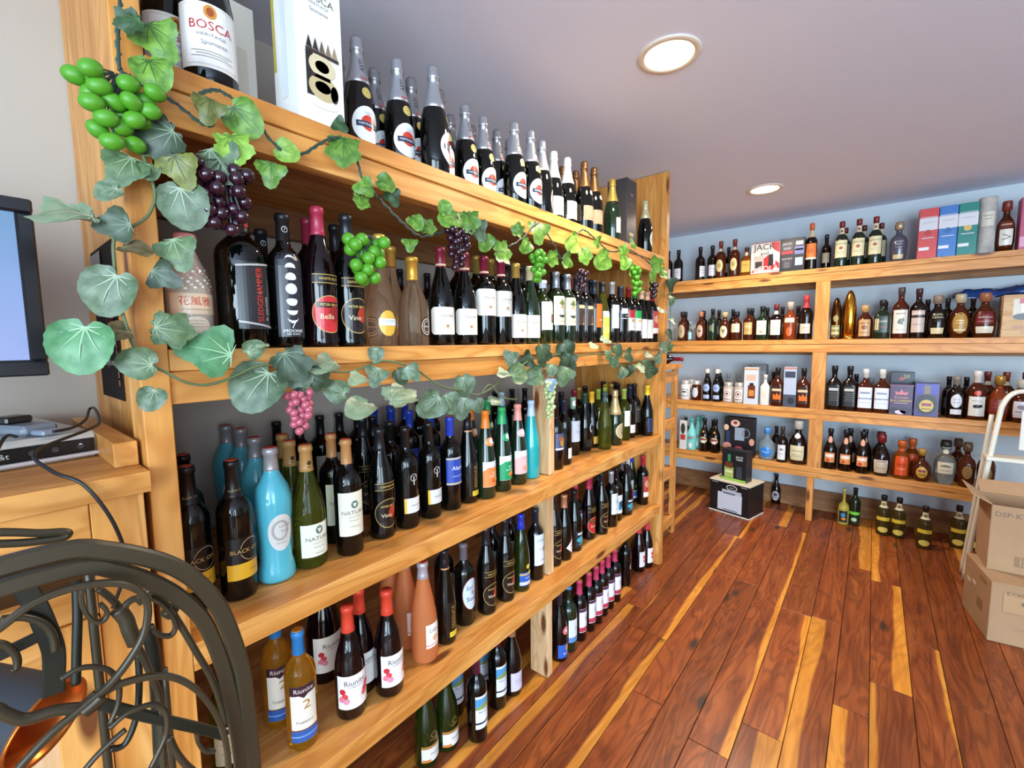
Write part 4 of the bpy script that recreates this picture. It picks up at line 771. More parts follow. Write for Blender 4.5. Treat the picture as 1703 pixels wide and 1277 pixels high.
 ('wood_cork',-0.061,4.165,1.431,0,'BB'),
 ('two_label',0.035,4.163,1.431,0,'BB'),
 ('tall_horse',0.133,4.173,1.431,0,'BB'),
 ('band_label',0.225,4.173,1.431,0,'BB'),
 ('flask_black',0.322,4.173,1.431,0,'BB'),
 ('gold_leaf',0.43,4.173,1.431,0,'BB'),
 ('red_band',0.543,4.173,1.431,0,'BB'),
 ('bullet_bronze',-0.18,4.293,1.431,0,'BB'),
 ('dark_rear',0.051,4.273,1.431,0,'BB'),
 ('dark_rear',0.279,4.293,1.431,0,'BB'),
 ('dark_rear',0.378,4.273,1.431,0,'BB'),
 ('dark_rear',0.501,4.283,1.431,0,'BB'),
 ('jar_white',-1.329,4.163,0.895,0,'BC'),
 ('jar_bee',-1.233,4.163,0.895,0,'BC'),
 ('flip_top',-1.141,4.163,0.895,0,'BC'),
 ('flip_top',-1.058,4.163,0.895,0,'BC'),
 ('jar_red',-0.965,4.163,0.895,0,'BC'),
 ('jar_red',-0.878,4.163,0.895,0,'BC'),
 ('cream_liq',-0.683,4.163,0.895,0,'BC'),
 ('fire_amber',-0.596,4.163,0.895,0,'BC'),
 ('fire_amber',-0.418,4.163,0.895,0,'BC'),
 ('clear_rear',-0.994,4.273,0.895,0,'BC'),
 ('clear_rear',-0.914,4.283,0.895,0,'BC'),
 ('flip_top',-1.067,4.273,0.895,0,'BC'),
 ('dark_rear',-0.643,4.273,0.895,0,'BC'),
 ('jar_white',-1.306,4.263,0.895,0,'BC'),
 ('jack_black',-0.222,4.173,0.895,0,'BC'),
 ('jack_black',-0.128,4.173,0.895,0,'BC'),
 ('white_twin',-0.034,4.173,0.895,0,'BC'),
 ('white_twin',0.06,4.173,0.895,0,'BC'),
 ('oval_white',0.443,4.173,0.895,0,'BC'),
 ('bison',0.539,4.173,0.895,0,'BC'),
 ('red_round',0.638,4.173,0.895,0,'BC'),
 ('pale_round',0.737,4.173,0.895,0,'BC'),
 ('dark_rear',-0.092,4.273,0.895,0,'BC'),
 ('clear_rear',-0.002,4.283,0.895,0,'BC'),
 ('dark_rear',0.416,4.283,0.895,0,'BC'),
 ('dark_rear',0.501,4.283,0.895,0,'BC'),
 ('amber_gold',0.598,4.283,0.895,0,'BC'),
 ('amber_gold',0.683,4.283,0.895,0,'BC'),
 ('amber_gold',0.768,4.283,0.895,0,'BC'),
 ('mint',-1.263,4.163,0.435,0,'BD'),
 ('mint',-1.239,4.263,0.435,0,'BD'),
 ('irish_cream',-1.152,4.163,0.435,0,'BD'),
 ('irish_cream',-1.06,4.163,0.435,0,'BD'),
 ('blue_globe',-0.656,4.183,0.435,0,'BD'),
 ('white_tall',-0.544,4.163,0.435,0,'BD'),
 ('cognac',-0.438,4.181,0.435,0,'BD'),
 ('dark_rear',-1.359,4.293,0.435,0,'BD'),
 ('dark_rear',-1.115,4.293,0.435,0,'BD'),
 ('mint',-1.222,4.353,0.435,0,'BD'),
 ('liqueur',-0.224,4.163,0.435,0,'BD'),
 ('liqueur',-0.128,4.163,0.435,0,'BD'),
 ('liqueur',-0.028,4.163,0.435,0,'BD'),
 ('cream_cognac',0.08,4.173,0.435,0,'BD'),
 ('orange_flame',0.192,4.173,0.435,0,'BD'),
 ('crown_round',0.3,4.175,0.435,0,'BD'),
 ('agave_clear',0.417,4.183,0.435,0,'BD'),
 ('amber_dim',0.521,4.173,0.435,0,'BD'),
 ('amber_dim',0.613,4.183,0.435,0,'BD'),
 ('liqueur',-0.106,4.263,0.435,0,'BD'),
 ('liqueur',-0.017,4.273,0.435,0,'BD'),
 ('cream_cognac',0.076,4.293,0.435,0,'BD'),
 ('orange_flame',0.254,4.303,0.435,0,'BD'),
 ('amber_dim',0.489,4.303,0.435,0,'BD'),
 ('dark_rear',-0.605,4.283,0.435,0,'BD'),
 ('black_beer',-0.606,4.409,0,0,'BF'),
 ('limon',-0.121,4.21,0,0,'BF'),
 ('green_band',-0.054,4.24,0,0,'BF'),
 ('yellow_band',0.114,4.16,0,0,'BF'),
 ('yellow_band',0.199,4.16,0,0,'BF'),
 ('yellow_band',0.33,4.05,0,0,'BF'),
 ('yellow_band',0.509,4.2,0,0,'BF'),
 ('yellow_band',0.591,4.22,0,0,'BF'),
]
LEAVES_UP = [
 ((-0.967,0.24,1.957),0.0728,60,'b'),
 ((-0.959,0.232,1.895),0.0622,75,'b'),
 ((-0.951,0.213,1.953),0.0407,160,'e'),
 ((-0.943,0.309,1.861),0.0516,100,'o'),
 ((-0.963,0.364,1.872),0.0712,40,'b'),
 ((-0.955,0.347,1.813),0.0656,80,'y'),
 ((-0.947,0.411,1.782),0.055,95,'b'),
 ((-0.967,0.444,1.831),0.0496,10,'y'),
 ((-0.959,0.58,1.884),0.0767,95,'b'),
 ((-0.951,0.636,1.8),0.0515,180,'b'),
 ((-0.943,0.668,1.82),0.0495,20,'b'),
 ((-0.963,0.62,1.775),0.0428,100,'b'),
 ((-0.955,0.701,1.804),0.0451,60,'e'),
 ((-0.947,0.763,1.751),0.047,60,'b'),
 ((-0.967,0.816,1.747),0.0459,10,'b'),
 ((-0.959,0.757,1.697),0.041,90,'b'),
 ((-0.951,0.907,1.785),0.0687,170,'b'),
 ((-0.943,0.96,1.8),0.0705,80,'b'),
 ((-0.963,1.016,1.785),0.0663,60,'g'),
 ((-0.955,1.05,1.754),0.06,100,'b'),
 ((-0.947,1.103,1.72),0.0771,0,'b'),
 ((-0.967,1.342,1.848),0.0915,90,'b'),
 ((-0.959,1.269,1.775),0.0589,130,'b'),
 ((-0.951,1.431,1.749),0.0636,160,'b'),
 ((-0.943,1.49,1.747),0.0651,20,'b'),
 ((-0.963,1.594,1.836),0.0878,150,'y'),
 ((-0.955,1.648,1.802),0.0748,70,'b'),
 ((-0.947,1.741,1.862),0.0515,40,'b'),
 ((-0.967,1.868,1.807),0.0984,150,'b'),
 ((-0.959,2.024,1.875),0.0634,60,'b'),
 ((-0.951,2.121,1.901),0.0595,280,'b'),
 ((-0.943,2.018,1.816),0.0689,100,'b'),
 ((-0.963,2.173,1.803),0.0671,120,'b'),
 ((-0.955,2.405,1.847),0.0919,340,'b'),
 ((-0.947,2.362,1.79),0.0712,80,'b'),
 ((-0.967,2.553,1.823),0.0759,10,'b'),
 ((-0.959,0.564,1.924),0.0377,30,'e'),
 ((-0.951,0.878,1.801),0.0438,260,'b'),
 ((-0.943,1.209,1.802),0.0486,200,'b'),
]
LEAVES_LOW = [
 ((-0.967,0.192,1.731),0.0653,120,'g'),
 ((-0.959,0.217,1.729),0.0343,90,'g'),
 ((-0.951,0.243,1.788),0.0756,150,'d'),
 ((-0.943,0.254,1.745),0.0619,70,'o'),
 ((-0.963,0.318,1.78),0.08,60,'s'),
 ((-0.955,0.261,1.691),0.0823,80,'s'),
 ((-0.947,0.243,1.604),0.0645,70,'g'),
 ((-0.967,0.17,1.682),0.0389,160,'s'),
 ((-0.959,0.127,1.631),0.0778,182,'p'),
 ((-0.951,0.176,1.626),0.0544,170,'d'),
 ((-0.943,0.181,1.589),0.0468,50,'w'),
 ((-0.963,0.159,1.532),0.082,120,'s'),
 ((-0.955,0.217,1.554),0.0513,25,'d'),
 ((-0.947,0.116,1.446),0.0853,100,'m'),
 ((-0.967,0.221,1.461),0.0653,10,'g'),
 ((-0.959,0.166,1.452),0.0574,180,'w'),
 ((-0.951,0.188,1.401),0.0567,190,'g'),
 ((-0.943,0.194,1.349),0.0428,110,'s'),
 ((-0.963,0.305,1.417),0.1006,200,'m'),
 ((-0.955,0.356,1.419),0.0404,330,'g'),
 ((-0.947,0.423,1.402),0.0778,60,'d'),
 ((-0.967,0.379,1.359),0.1059,130,'s'),
 ((-0.959,0.449,1.357),0.0545,80,'s'),
 ((-0.951,0.477,1.361),0.0554,30,'d'),
 ((-0.943,0.515,1.386),0.0675,170,'p'),
 ((-0.963,0.645,1.412),0.042,90,'s'),
 ((-0.955,0.641,1.362),0.0568,110,'s'),
 ((-0.947,0.59,1.351),0.0517,150,'p'),
 ((-0.967,0.716,1.352),0.0475,60,'d'),
 ((-0.959,0.543,1.32),0.0588,200,'s'),
 ((-0.951,0.735,1.361),0.054,40,'s'),
 ((-0.943,0.593,1.283),0.0751,140,'p'),
 ((-0.963,0.697,1.289),0.091,350,'p'),
 ((-0.955,0.827,1.268),0.0885,140,'s'),
 ((-0.947,0.861,1.27),0.0692,60,'s'),
 ((-0.967,0.95,1.313),0.0734,80,'s'),
 ((-0.959,0.94,1.252),0.0766,100,'s'),
 ((-0.951,0.992,1.243),0.0487,60,'s'),
 ((-0.943,1.163,1.373),0.0568,220,'s'),
 ((-0.963,1.145,1.331),0.0529,160,'p'),
 ((-0.955,1.19,1.322),0.083,340,'g'),
 ((-0.947,1.337,1.402),0.0885,80,'d'),
 ((-0.967,1.286,1.375),0.0697,150,'d'),
 ((-0.959,1.507,1.409),0.0864,60,'d'),
 ((-0.951,1.521,1.368),0.0916,100,'d'),
 ((-0.943,1.491,1.316),0.0857,110,'g'),
 ((-0.963,1.332,1.311),0.0803,170,'g'),
 ((-0.955,1.407,1.335),0.0506,90,'s'),
 ((-0.947,1.387,1.283),0.0547,90,'u'),
 ((-0.967,1.869,1.434),0.0612,20,'p'),
 ((-0.959,1.752,1.418),0.0478,140,'p'),
 ((-0.951,1.857,1.382),0.0497,90,'g'),
 ((-0.943,1.932,1.4),0.0679,60,'d'),
 ((-0.963,1.949,1.348),0.0632,100,'g'),
 ((-0.955,2.084,1.364),0.0781,30,'d'),
 ((-0.947,2.015,1.293),0.0704,120,'s'),
 ((-0.967,2.23,1.3),0.0699,80,'p'),
 ((-0.959,2.395,1.352),0.06,200,'p'),
 ((-0.951,2.543,1.39),0.0765,330,'s'),
 ((-0.943,2.478,1.343),0.075,150,'s'),
 ((-0.963,2.383,1.276),0.1001,10,'d'),
 ((-0.955,2.107,1.297),0.0729,100,'d'),
 ((-0.947,2.285,1.317),0.0643,60,'d'),
 ((-0.967,2.691,1.786),0.0935,70,'d'),
 ((-0.959,2.674,1.688),0.0789,100,'g'),
 ((-0.951,2.531,1.61),0.0619,150,'p'),
 ((-0.943,2.638,1.555),0.0568,80,'p'),
 ((-0.963,2.668,1.478),0.0722,60,'d'),
 ((-0.955,2.69,1.409),0.0654,120,'g'),
 ((-0.947,0.367,1.429),0.0262,0,'p'),
 ((-0.967,1.086,1.237),0.0477,5,'p'),
]
STEM_UP = [
 [(-0.968,0.202,2.04),(-0.968,0.199,1.966),(-0.968,0.194,1.927),(-0.968,0.192,1.874)],
 [(-0.968,0.192,1.874),(-0.968,0.223,1.867),(-0.968,0.263,1.854),(-0.968,0.3,1.834),(-0.968,0.319,1.837),(-0.968,0.303,1.849),(-0.968,0.296,1.869),(-0.968,0.311,1.891),(-0.968,0.342,1.902),(-0.968,0.391,1.876),(-0.968,0.436,1.834),(-0.968,0.483,1.835),(-0.968,0.524,1.868),(-0.968,0.562,1.895),(-0.968,0.606,1.897),(-0.968,0.622,1.852),(-0.968,0.634,1.821),(-0.968,0.691,1.778),(-0.968,0.748,1.742),(-0.968,0.803,1.721),(-0.968,0.88,1.746),(-0.968,0.977,1.791),(-0.968,1.07,1.772),(-0.968,1.159,1.749),(-0.968,1.257,1.795),(-0.968,1.347,1.859),(-0.968,1.445,1.805),(-0.968,1.508,1.757),(-0.968,1.584,1.827),(-0.968,1.66,1.896),(-0.968,1.774,1.879),(-0.968,1.917,1.846),(-0.968,2.111,1.884),(-0.968,2.297,1.866),(-0.968,2.51,1.828)],
]
STEM_LOW = [
 [(-0.968,0.212,1.752),(-0.968,0.221,1.721),(-0.968,0.225,1.687),(-0.968,0.217,1.659),(-0.968,0.204,1.64),(-0.968,0.179,1.619),(-0.968,0.166,1.602),(-0.968,0.164,1.563),(-0.968,0.165,1.505),(-0.968,0.171,1.471),(-0.968,0.179,1.431),(-0.968,0.192,1.406),(-0.968,0.219,1.385),(-0.968,0.249,1.364),(-0.968,0.282,1.357),(-0.968,0.323,1.368),(-0.968,0.367,1.387),(-0.968,0.42,1.391),(-0.968,0.485,1.378),(-0.968,0.572,1.365),(-0.968,0.674,1.387),(-0.968,0.769,1.364)],
 [(-0.968,0.769,1.364),(-0.968,0.854,1.311),(-0.968,0.95,1.285),(-0.968,1.03,1.268),(-0.968,1.166,1.317),(-0.968,1.287,1.364),(-0.968,1.443,1.382),(-0.968,1.624,1.372),(-0.968,1.837,1.376),(-0.968,2.092,1.349),(-0.968,2.36,1.324),(-0.968,2.581,1.358),(-0.968,2.693,1.457),(-0.968,2.715,1.602),(-0.968,2.694,1.779)],
 [(-0.968,1.03,1.268),(-0.968,1.073,1.294),(-0.968,1.133,1.248),(-0.968,1.215,1.231)],
 [(-0.968,0.212,1.749),(-0.968,0.266,1.762),(-0.968,0.308,1.775),(-0.968,0.358,1.779)],
 [(-0.968,0.167,1.604),(-0.968,0.153,1.623),(-0.968,0.14,1.637)],
]
CLUSTERS = [
 ((-0.955,0.184,1.804),0.1134,0.1076,22,'lime',0.0279),
 ((-0.955,0.326,1.703),0.1122,0.1291,24,'plum',0.0258),
 ((-0.93,0.605,1.625),0.115,0.1094,20,'lime',0.0295),
 ((-0.955,0.927,1.707),0.091,0.1226,24,'plum',0.0228),
 ((-0.955,1.324,1.709),0.0823,0.104,26,'lime',0.0238),
 ((-0.955,1.634,1.685),0.0748,0.0898,21,'plum',0.02),
 ((-0.955,2.179,1.74),0.0856,0.1406,22,'lime',0.0275),
 ((-0.955,2.411,1.712),0.0793,0.0925,16,'black',0.0264),
 ((-0.955,0.446,1.29),0.0598,0.091,28,'rose',0.0182),
 ((-0.955,1.398,1.217),0.0692,0.1521,40,'pale',0.0184),
]
IRON = [
 ('arch_rail',[(-0.62,-0.16,0.006),(-0.62,-0.16,0.35),(-0.62,-0.158,0.651),(-0.62,-0.16,0.769),(-0.62,-0.16,0.863),(-0.62,-0.158,0.944),(-0.62,-0.155,1.007),(-0.62,-0.146,1.061),(-0.62,-0.134,1.106),(-0.62,-0.117,1.142),(-0.62,-0.096,1.171),(-0.62,-0.07,1.194),(-0.62,-0.039,1.214),(-0.62,-0.01,1.226),(-0.62,0.05,1.226),(-0.62,0.079,1.214),(-0.62,0.11,1.194),(-0.62,0.136,1.171),(-0.62,0.157,1.142),(-0.62,0.174,1.106),(-0.62,0.186,1.061),(-0.62,0.195,1.007),(-0.62,0.198,0.944),(-0.62,0.2,0.863),(-0.62,0.2,0.769),(-0.62,0.198,0.651),(-0.62,0.2,0.35),(-0.62,0.2,0.006)],('f',0.011,0.0185)),
 ('arch_rail',[(-0.62,-0.145,0.006),(-0.62,-0.145,0.35),(-0.62,-0.143,0.668),(-0.62,-0.146,0.783),(-0.62,-0.147,0.875),(-0.62,-0.144,0.94),(-0.62,-0.138,0.999),(-0.62,-0.13,1.048),(-0.62,-0.117,1.097),(-0.62,-0.097,1.134),(-0.62,-0.073,1.164),(-0.62,-0.045,1.189),(-0.62,-0.015,1.205),(-0.62,0.055,1.205),(-0.62,0.085,1.189),(-0.62,0.113,1.164),(-0.62,0.137,1.134),(-0.62,0.157,1.097),(-0.62,0.17,1.048),(-0.62,0.178,0.999),(-0.62,0.184,0.94),(-0.62,0.187,0.875),(-0.62,0.186,0.783),(-0.62,0.183,0.668),(-0.62,0.185,0.35),(-0.62,0.185,0.006)],('f',0.009,0.0165)),
 ('scroll',[(-0.6,-0.014,1.171),(-0.6,-0.0,1.178),(-0.6,0.019,1.19),(-0.6,0.039,1.194),(-0.6,0.059,1.192),(-0.6,0.081,1.184),(-0.6,0.096,1.17),(-0.6,0.103,1.153),(-0.6,0.102,1.133),(-0.6,0.096,1.114),(-0.6,0.083,1.095),(-0.6,0.068,1.08),(-0.6,0.055,1.073),(-0.6,0.043,1.067),(-0.6,0.022,1.056),(-0.6,0.001,1.039),(-0.6,-0.014,1.023)],('f',0.008,0.0065)),
 ('scroll',[(-0.605,0.054,1.069),(-0.605,0.074,1.072),(-0.605,0.098,1.066),(-0.605,0.119,1.053),(-0.605,0.138,1.029),(-0.605,0.154,0.994),(-0.605,0.164,0.958),(-0.605,0.168,0.92),(-0.605,0.167,0.867)],('f',0.008,0.006)),
 ('scroll',[(-0.64,0.059,1.177),(-0.64,0.057,1.167),(-0.64,0.058,1.151),(-0.64,0.063,1.137),(-0.64,0.07,1.131),(-0.64,0.075,1.135),(-0.64,0.075,1.142),(-0.64,0.071,1.151)],('f',0.008,0.0042)),
 ('scroll',[(-0.66,0.073,1.16),(-0.66,0.082,1.145),(-0.66,0.091,1.123),(-0.66,0.096,1.095),(-0.66,0.104,1.066),(-0.66,0.11,1.037),(-0.66,0.116,1.008),(-0.66,0.117,0.978),(-0.66,0.115,0.901)],('r',0.0036)),
 ('scroll',[(-0.63,0.109,1.154),(-0.63,0.126,1.126),(-0.63,0.138,1.093),(-0.63,0.151,1.052),(-0.63,0.163,1.014),(-0.63,0.171,0.976),(-0.63,0.176,0.94)],('r',0.0036)),
 ('scroll',[(-0.625,0.11,1.145),(-0.625,0.119,1.134),(-0.625,0.128,1.115),(-0.625,0.131,1.099),(-0.625,0.126,1.091),(-0.625,0.117,1.096),(-0.625,0.111,1.105)],('f',0.008,0.0042)),
 ('scroll',[(-0.63,0.035,1.091),(-0.63,0.049,1.094),(-0.63,0.063,1.087),(-0.63,0.073,1.075),(-0.63,0.078,1.058),(-0.63,0.076,1.036),(-0.63,0.068,1.018)],('r',0.0028)),
 ('scroll',[(-0.63,0.067,1.013),(-0.63,0.083,1.02),(-0.63,0.105,1.015),(-0.63,0.116,0.998),(-0.63,0.116,0.976),(-0.63,0.111,0.962),(-0.63,0.098,0.94)],('r',0.003)),
 ('scroll',[(-0.63,0.144,0.951),(-0.63,0.145,0.936),(-0.63,0.151,0.921),(-0.63,0.161,0.913)],('f',0.008,0.0042)),
 ('scroll',[(-0.645,0.094,1.11),(-0.645,0.091,1.123),(-0.645,0.092,1.137),(-0.645,0.101,1.141),(-0.645,0.106,1.133)],('f',0.008,0.006)),
 ('leaf_ornament',[(-0.645,0.085,1.136),(-0.645,0.091,1.121),(-0.645,0.093,1.108),(-0.645,0.097,1.089)],('r',0.0075)),
 ('bar',[(-0.68,0.058,1.169),(-0.68,0.056,1.13),(-0.68,0.052,1.085),(-0.68,0.049,1.051)],('r',0.0045)),
 ('bar',[(-0.68,0.104,1.057),(-0.68,0.103,1.024),(-0.68,0.098,0.981),(-0.68,0.085,0.951),(-0.68,0.071,0.954)],('r',0.0036)),
 ('bar',[(-0.7,0.118,1.074),(-0.7,0.122,1.035),(-0.7,0.122,0.98),(-0.7,0.119,0.878)],('r',0.0075)),
 ('strap',[(-0.7,0.018,1.178),(-0.7,0.026,1.15),(-0.7,0.032,1.119),(-0.7,0.036,1.09),(-0.7,0.034,1.058),(-0.7,0.032,1.04)],('f',0.006,0.019)),
 ('strap',[(-0.7,-0.041,1.103),(-0.7,-0.002,1.107),(-0.7,0.025,1.112)],('f',0.006,0.012)),
 ('strap',[(-0.66,0.066,1.026),(-0.66,0.095,0.994),(-0.66,0.124,0.963),(-0.66,0.151,0.935),(-0.66,0.183,0.9)],('f',0.007,0.012)),
 ('scroll',[(-0.68,-0.009,1.133),(-0.68,0.001,1.126),(-0.68,0.008,1.11),(-0.68,0.008,1.097),(-0.68,0.004,1.095)],('r',0.0034)),
 ('scroll',[(-0.69,0.001,1.149),(-0.69,0.017,1.143),(-0.69,0.03,1.129),(-0.69,0.036,1.112),(-0.69,0.037,1.093)],('r',0.004)),
 ('collar',[(-0.603,0.046,1.063),(-0.603,0.054,1.067),(-0.603,0.06,1.071)],('r',0.0085)),
 ('collar',[(-0.63,0.125,1.122),(-0.63,0.131,1.114)],('r',0.008)),
 ('scroll',[(-0.605,-0.023,1.102),(-0.605,-0.01,1.103),(-0.605,-0.003,1.093),(-0.605,0.008,1.08),(-0.605,0.028,1.075),(-0.605,0.045,1.066)],('r',0.0055)),
 ('scroll',[(-0.63,0.08,1.002),(-0.63,0.066,0.996),(-0.63,0.053,0.988),(-0.63,0.04,0.976)],('r',0.003)),
 ('scroll',[(-0.65,0.121,0.95),(-0.65,0.127,0.924),(-0.65,0.137,0.897),(-0.65,0.153,0.865)],('r',0.004)),
 ('arm_bar',[(-0.86,-0.036,1.204),(-0.86,0.009,1.194),(-0.86,0.043,1.181),(-0.86,0.065,1.175),(-0.86,0.07,1.17),(-0.86,0.061,1.167),(-0.86,0.028,1.173),(-0.86,-0.008,1.184),(-0.86,-0.037,1.192)],('r',0.0055)),
 ('leg',[(-0.68,0.068,1.2),(-0.68,0.068,0.792),(-0.68,0.068,0.3),(-0.68,0.068,0.004)],('r',0.0045)),
 ('leg',[(-0.8,0.15,0.95),(-0.8,0.15,0.627),(-0.8,0.15,0.3),(-0.8,0.15,0.004)],('r',0.0045)),
 ('leg',[(-0.8,-0.12,0.95),(-0.8,-0.12,0.627),(-0.8,-0.12,0.3),(-0.8,-0.12,0.004)],('r',0.0045)),
 ('leg',[(-0.68,-0.03,1.0),(-0.68,-0.03,0.66),(-0.68,-0.03,0.3),(-0.68,-0.03,0.004)],('r',0.0045)),
 ('tie_bar',[(-0.62,-0.16,0.18),(-0.62,0.02,0.18),(-0.62,0.2,0.18)],('r',0.0045)),
 ('tie_bar',[(-0.8,-0.12,0.18),(-0.8,0,0.18),(-0.8,0.15,0.18)],('r',0.0045)),
 ('tie_bar',[(-0.62,0.2,0.18),(-0.71,0.175,0.18),(-0.8,0.15,0.18)],('r',0.0045)),
 ('tie_bar',[(-0.62,-0.16,0.18),(-0.71,-0.14,0.18),(-0.8,-0.12,0.18)],('r',0.0045)),
 ('tie_bar',[(-0.62,-0.16,0.55),(-0.62,0.02,0.55),(-0.62,0.2,0.55)],('r',0.0045)),
 ('tie_bar',[(-0.8,-0.12,0.55),(-0.8,0,0.55),(-0.8,0.15,0.55)],('r',0.0045)),
 ('tie_bar',[(-0.62,0.2,0.55),(-0.71,0.175,0.55),(-0.8,0.15,0.55)],('r',0.0045)),
 ('tie_bar',[(-0.62,-0.16,0.55),(-0.71,-0.14,0.55),(-0.8,-0.12,0.55)],('r',0.0045)),
 ('leg',[(-0.8,-0.12,0.94),(-0.83,-0.078,1.02),(-0.86,-0.036,1.204)],('r',0.0045)),
 ('leg',[(-0.8,-0.12,0.94),(-0.83,-0.079,1.02),(-0.86,-0.037,1.192)],('r',0.0045)),
 ('tie_bar',[(-0.62,-0.165,0.9),(-0.66,-0.15,0.9),(-0.8,-0.12,0.9)],('r',0.0045)),
]
VASE = ((-0.72, 0.026, 0.996), (0.741, 0.607, -0.286))
DIM = {'magnum_white': (0.048,0.35),'asti': (0.043,0.31),'asti_rear': (0.043,0.31),'prosecco': (0.043,0.31),'white_foil': (0.042,0.305),'brown_foil': (0.041,0.3),'gold_foil': (0.042,0.3),'champ_last': (0.042,0.3),'floral': (0.039,0.225),'sledge': (0.049,0.31),'seven': (0.037,0.3),'brum_red': (0.038,0.33),'brum_black': (0.038,0.33),'rose_studio': (0.04,0.3),'rose_squat': (0.045,0.255),'pinot': (0.039,0.3),'meio_cab': (0.039,0.3),'burg_gold': (0.039,0.3),'burg_pale': (0.039,0.3),'white_square': (0.04,0.255),'gnome': (0.037,0.3),'brown_label': (0.037,0.3),'orange_label': (0.037,0.3),'yellow_slim': (0.034,0.3),'white_silver': (0.037,0.31),'white_black': (0.037,0.3),'red_label': (0.037,0.3),'green_label': (0.037,0.3),'slim_white': (0.035,0.295),'art_label': (0.037,0.31),'dark_plain': (0.037,0.32),'dark_blue_cap': (0.037,0.32),'dark_orange_cap': (0.037,0.32),'dark_gold_cap': (0.037,0.32),'dark_maroon_cap': (0.037,0.32),'opal': (0.037,0.32),'turq': (0.042,0.33),'chard': (0.041,0.32),'natura': (0.037,0.32),'tee': (0.037,0.32),'blue_label': (0.036,0.325),'essence': (0.036,0.325),'rel_orange': (0.037,0.33),'rel_green': (0.037,0.33),'rel_pink': (0.037,0.33),'teal_relax': (0.036,0.335),'blue_art': (0.037,0.3),'blue_white_low': (0.037,0.3),'white_green_cap': (0.037,0.3),'ring_dark': (0.037,0.31),'ring_yellow': (0.037,0.31),'clear_slim': (0.036,0.31),'champ_gold': (0.043,0.31),'white_pale_cap': (0.037,0.305),'half_label': (0.037,0.31),'navy_yellow': (0.038,0.31),'portrait': (0.037,0.31),'charcoal_label': (0.037,0.32),'riu_gold': (0.038,0.305),'riu_mag': (0.05,0.36),'riu_red': (0.041,0.31),'frost': (0.043,0.325),'solfa': (0.038,0.3),'blue_tall': (0.037,0.32),'cigar': (0.037,0.31),'kite': (0.037,0.31),'aqua_label': (0.04,0.3),'matte_black': (0.038,0.32),'cream_label_low': (0.04,0.3),'floor_green': (0.041,0.3),'floor_white': (0.037,0.31),'lilac_label': (0.04,0.3),'red_cap_row': (0.036,0.29),'blue_neck': (0.041,0.3),'red_seal': (0.038,0.31),'silver_logo': (0.037,0.3),'poppy': (0.04,0.31),'rum_white': (0.0391,0.29),'amber_gold': (0.0414,0.31),'dark_rear': (0.033,0.27),'honey': (0.0391,0.23),'orange_whisky': (0.038,0.35),'irish': (0.04,0.33),'irish_rear': (0.036,0.3),'grey_decanter': (0.0494,0.27),'paper_label': (0.043,0.31),'tan_label': (0.0408,0.264),'slim_blue': (0.022,0.17),'brown_oval': (0.0396,0.253),'green_dark': (0.0384,0.275),'cream_short': (0.0456,0.242),'cream_wide': (0.0456,0.242),'amber_band': (0.0432,0.264),'cream_sq': (0.0456,0.275),'cream_sq2': (0.0432,0.286),'copper_rye': (0.048,0.297),'red_neck': (0.0468,0.341),'bullet_bronze': (0.034,0.31),'bullet_gold': (0.043,0.36),'wood_cork': (0.048,0.242),'two_label': (0.0456,0.275),'tall_horse': (0.046,0.355),'band_label': (0.0437,0.34),'flask_black': (0.0516,0.286),'gold_leaf': (0.0528,0.286),'red_band': (0.0552,0.286),'jar_white': (0.0425,0.175),'jar_bee': (0.0425,0.175),'flip_top': (0.036,0.285),'jar_red': (0.0425,0.175),'cream_liq': (0.035,0.25),'fire_amber': (0.0437,0.31),'clear_rear': (0.035,0.24),'jack_black': (0.046,0.335),'white_twin': (0.046,0.315),'oval_white': (0.046,0.28),'bison': (0.0483,0.32),'red_round': (0.0483,0.29),'pale_round': (0.0494,0.27),'mint': (0.0403,0.29),'irish_cream': (0.0425,0.3),'blue_globe': (0.064,0.27),'white_tall': (0.0391,0.29),'cognac': (0.064,0.35),'liqueur': (0.0425,0.31),'cream_cognac': (0.0506,0.3),'orange_flame': (0.0483,0.27),'crown_round': (0.058,0.225),'agave_clear': (0.0575,0.3),'amber_dim': (0.045,0.3),'black_beer': (0.036,0.26),'limon': (0.036,0.28),'green_band': (0.036,0.29),'yellow_band': (0.041,0.29),'rack_white': (0.036,0.3)}
# ================================================================== the room
fl = tag(link('floor', new_mesh('floor', [(XW-.1, YR, -.012), (XR, YR, -.012), (XR, YW+.05, -.012), (XW-.1, YW+.05, -.012)], [(0, 1, 2, 3)], [mat('#6a5c50', .9)])), 'reddish brown reclaimed wood plank floor', None, kind='structure')
x = XW-.02; rnd = random.Random(11); k = 0
while x < 1.75:
    w_ = rnd.choice([.088, .092, .1, .112, .125, .135]); y = -1.0-rnd.random()*1.6
    while y < YW:
        L = rnd.uniform(.9, 2.4); y1 = min(y+L, YW)
        if y1 > -.6:
            dz = rnd.uniform(-.0012, 0)
            box('plank', (x+.0012, y+.001, -.02+dz), (x+w_-.0012, y1-.001, dz), FLOORM, fl, bev=.0014)
        y += L
    x += w_
st_ = dict(kind='structure')
box('plank', (x+.001, -.6, -.02), (XR, YW, -.001), FLOORM, fl)
def wall(name, lo, hi, m, label): return tag(box(name, lo, hi, m, bev=0), label, None, **st_)
wall('wall_left', (XW-.1, YR, 0), (XW, YW+.1, CEIL), WALL_CREAM, 'cream plaster wall behind the wine shelves')
wall('wall_back', (XW, YW, 0), (XR+.1, YW+.1, CEIL), WALL_BLUE, 'pale blue plaster back wall')
wall('ceiling', (XW-.1, YR-.1, CEIL), (XR+.1, YW+.1, CEIL+.08), CEILM, 'smooth lilac grey plaster ceiling')
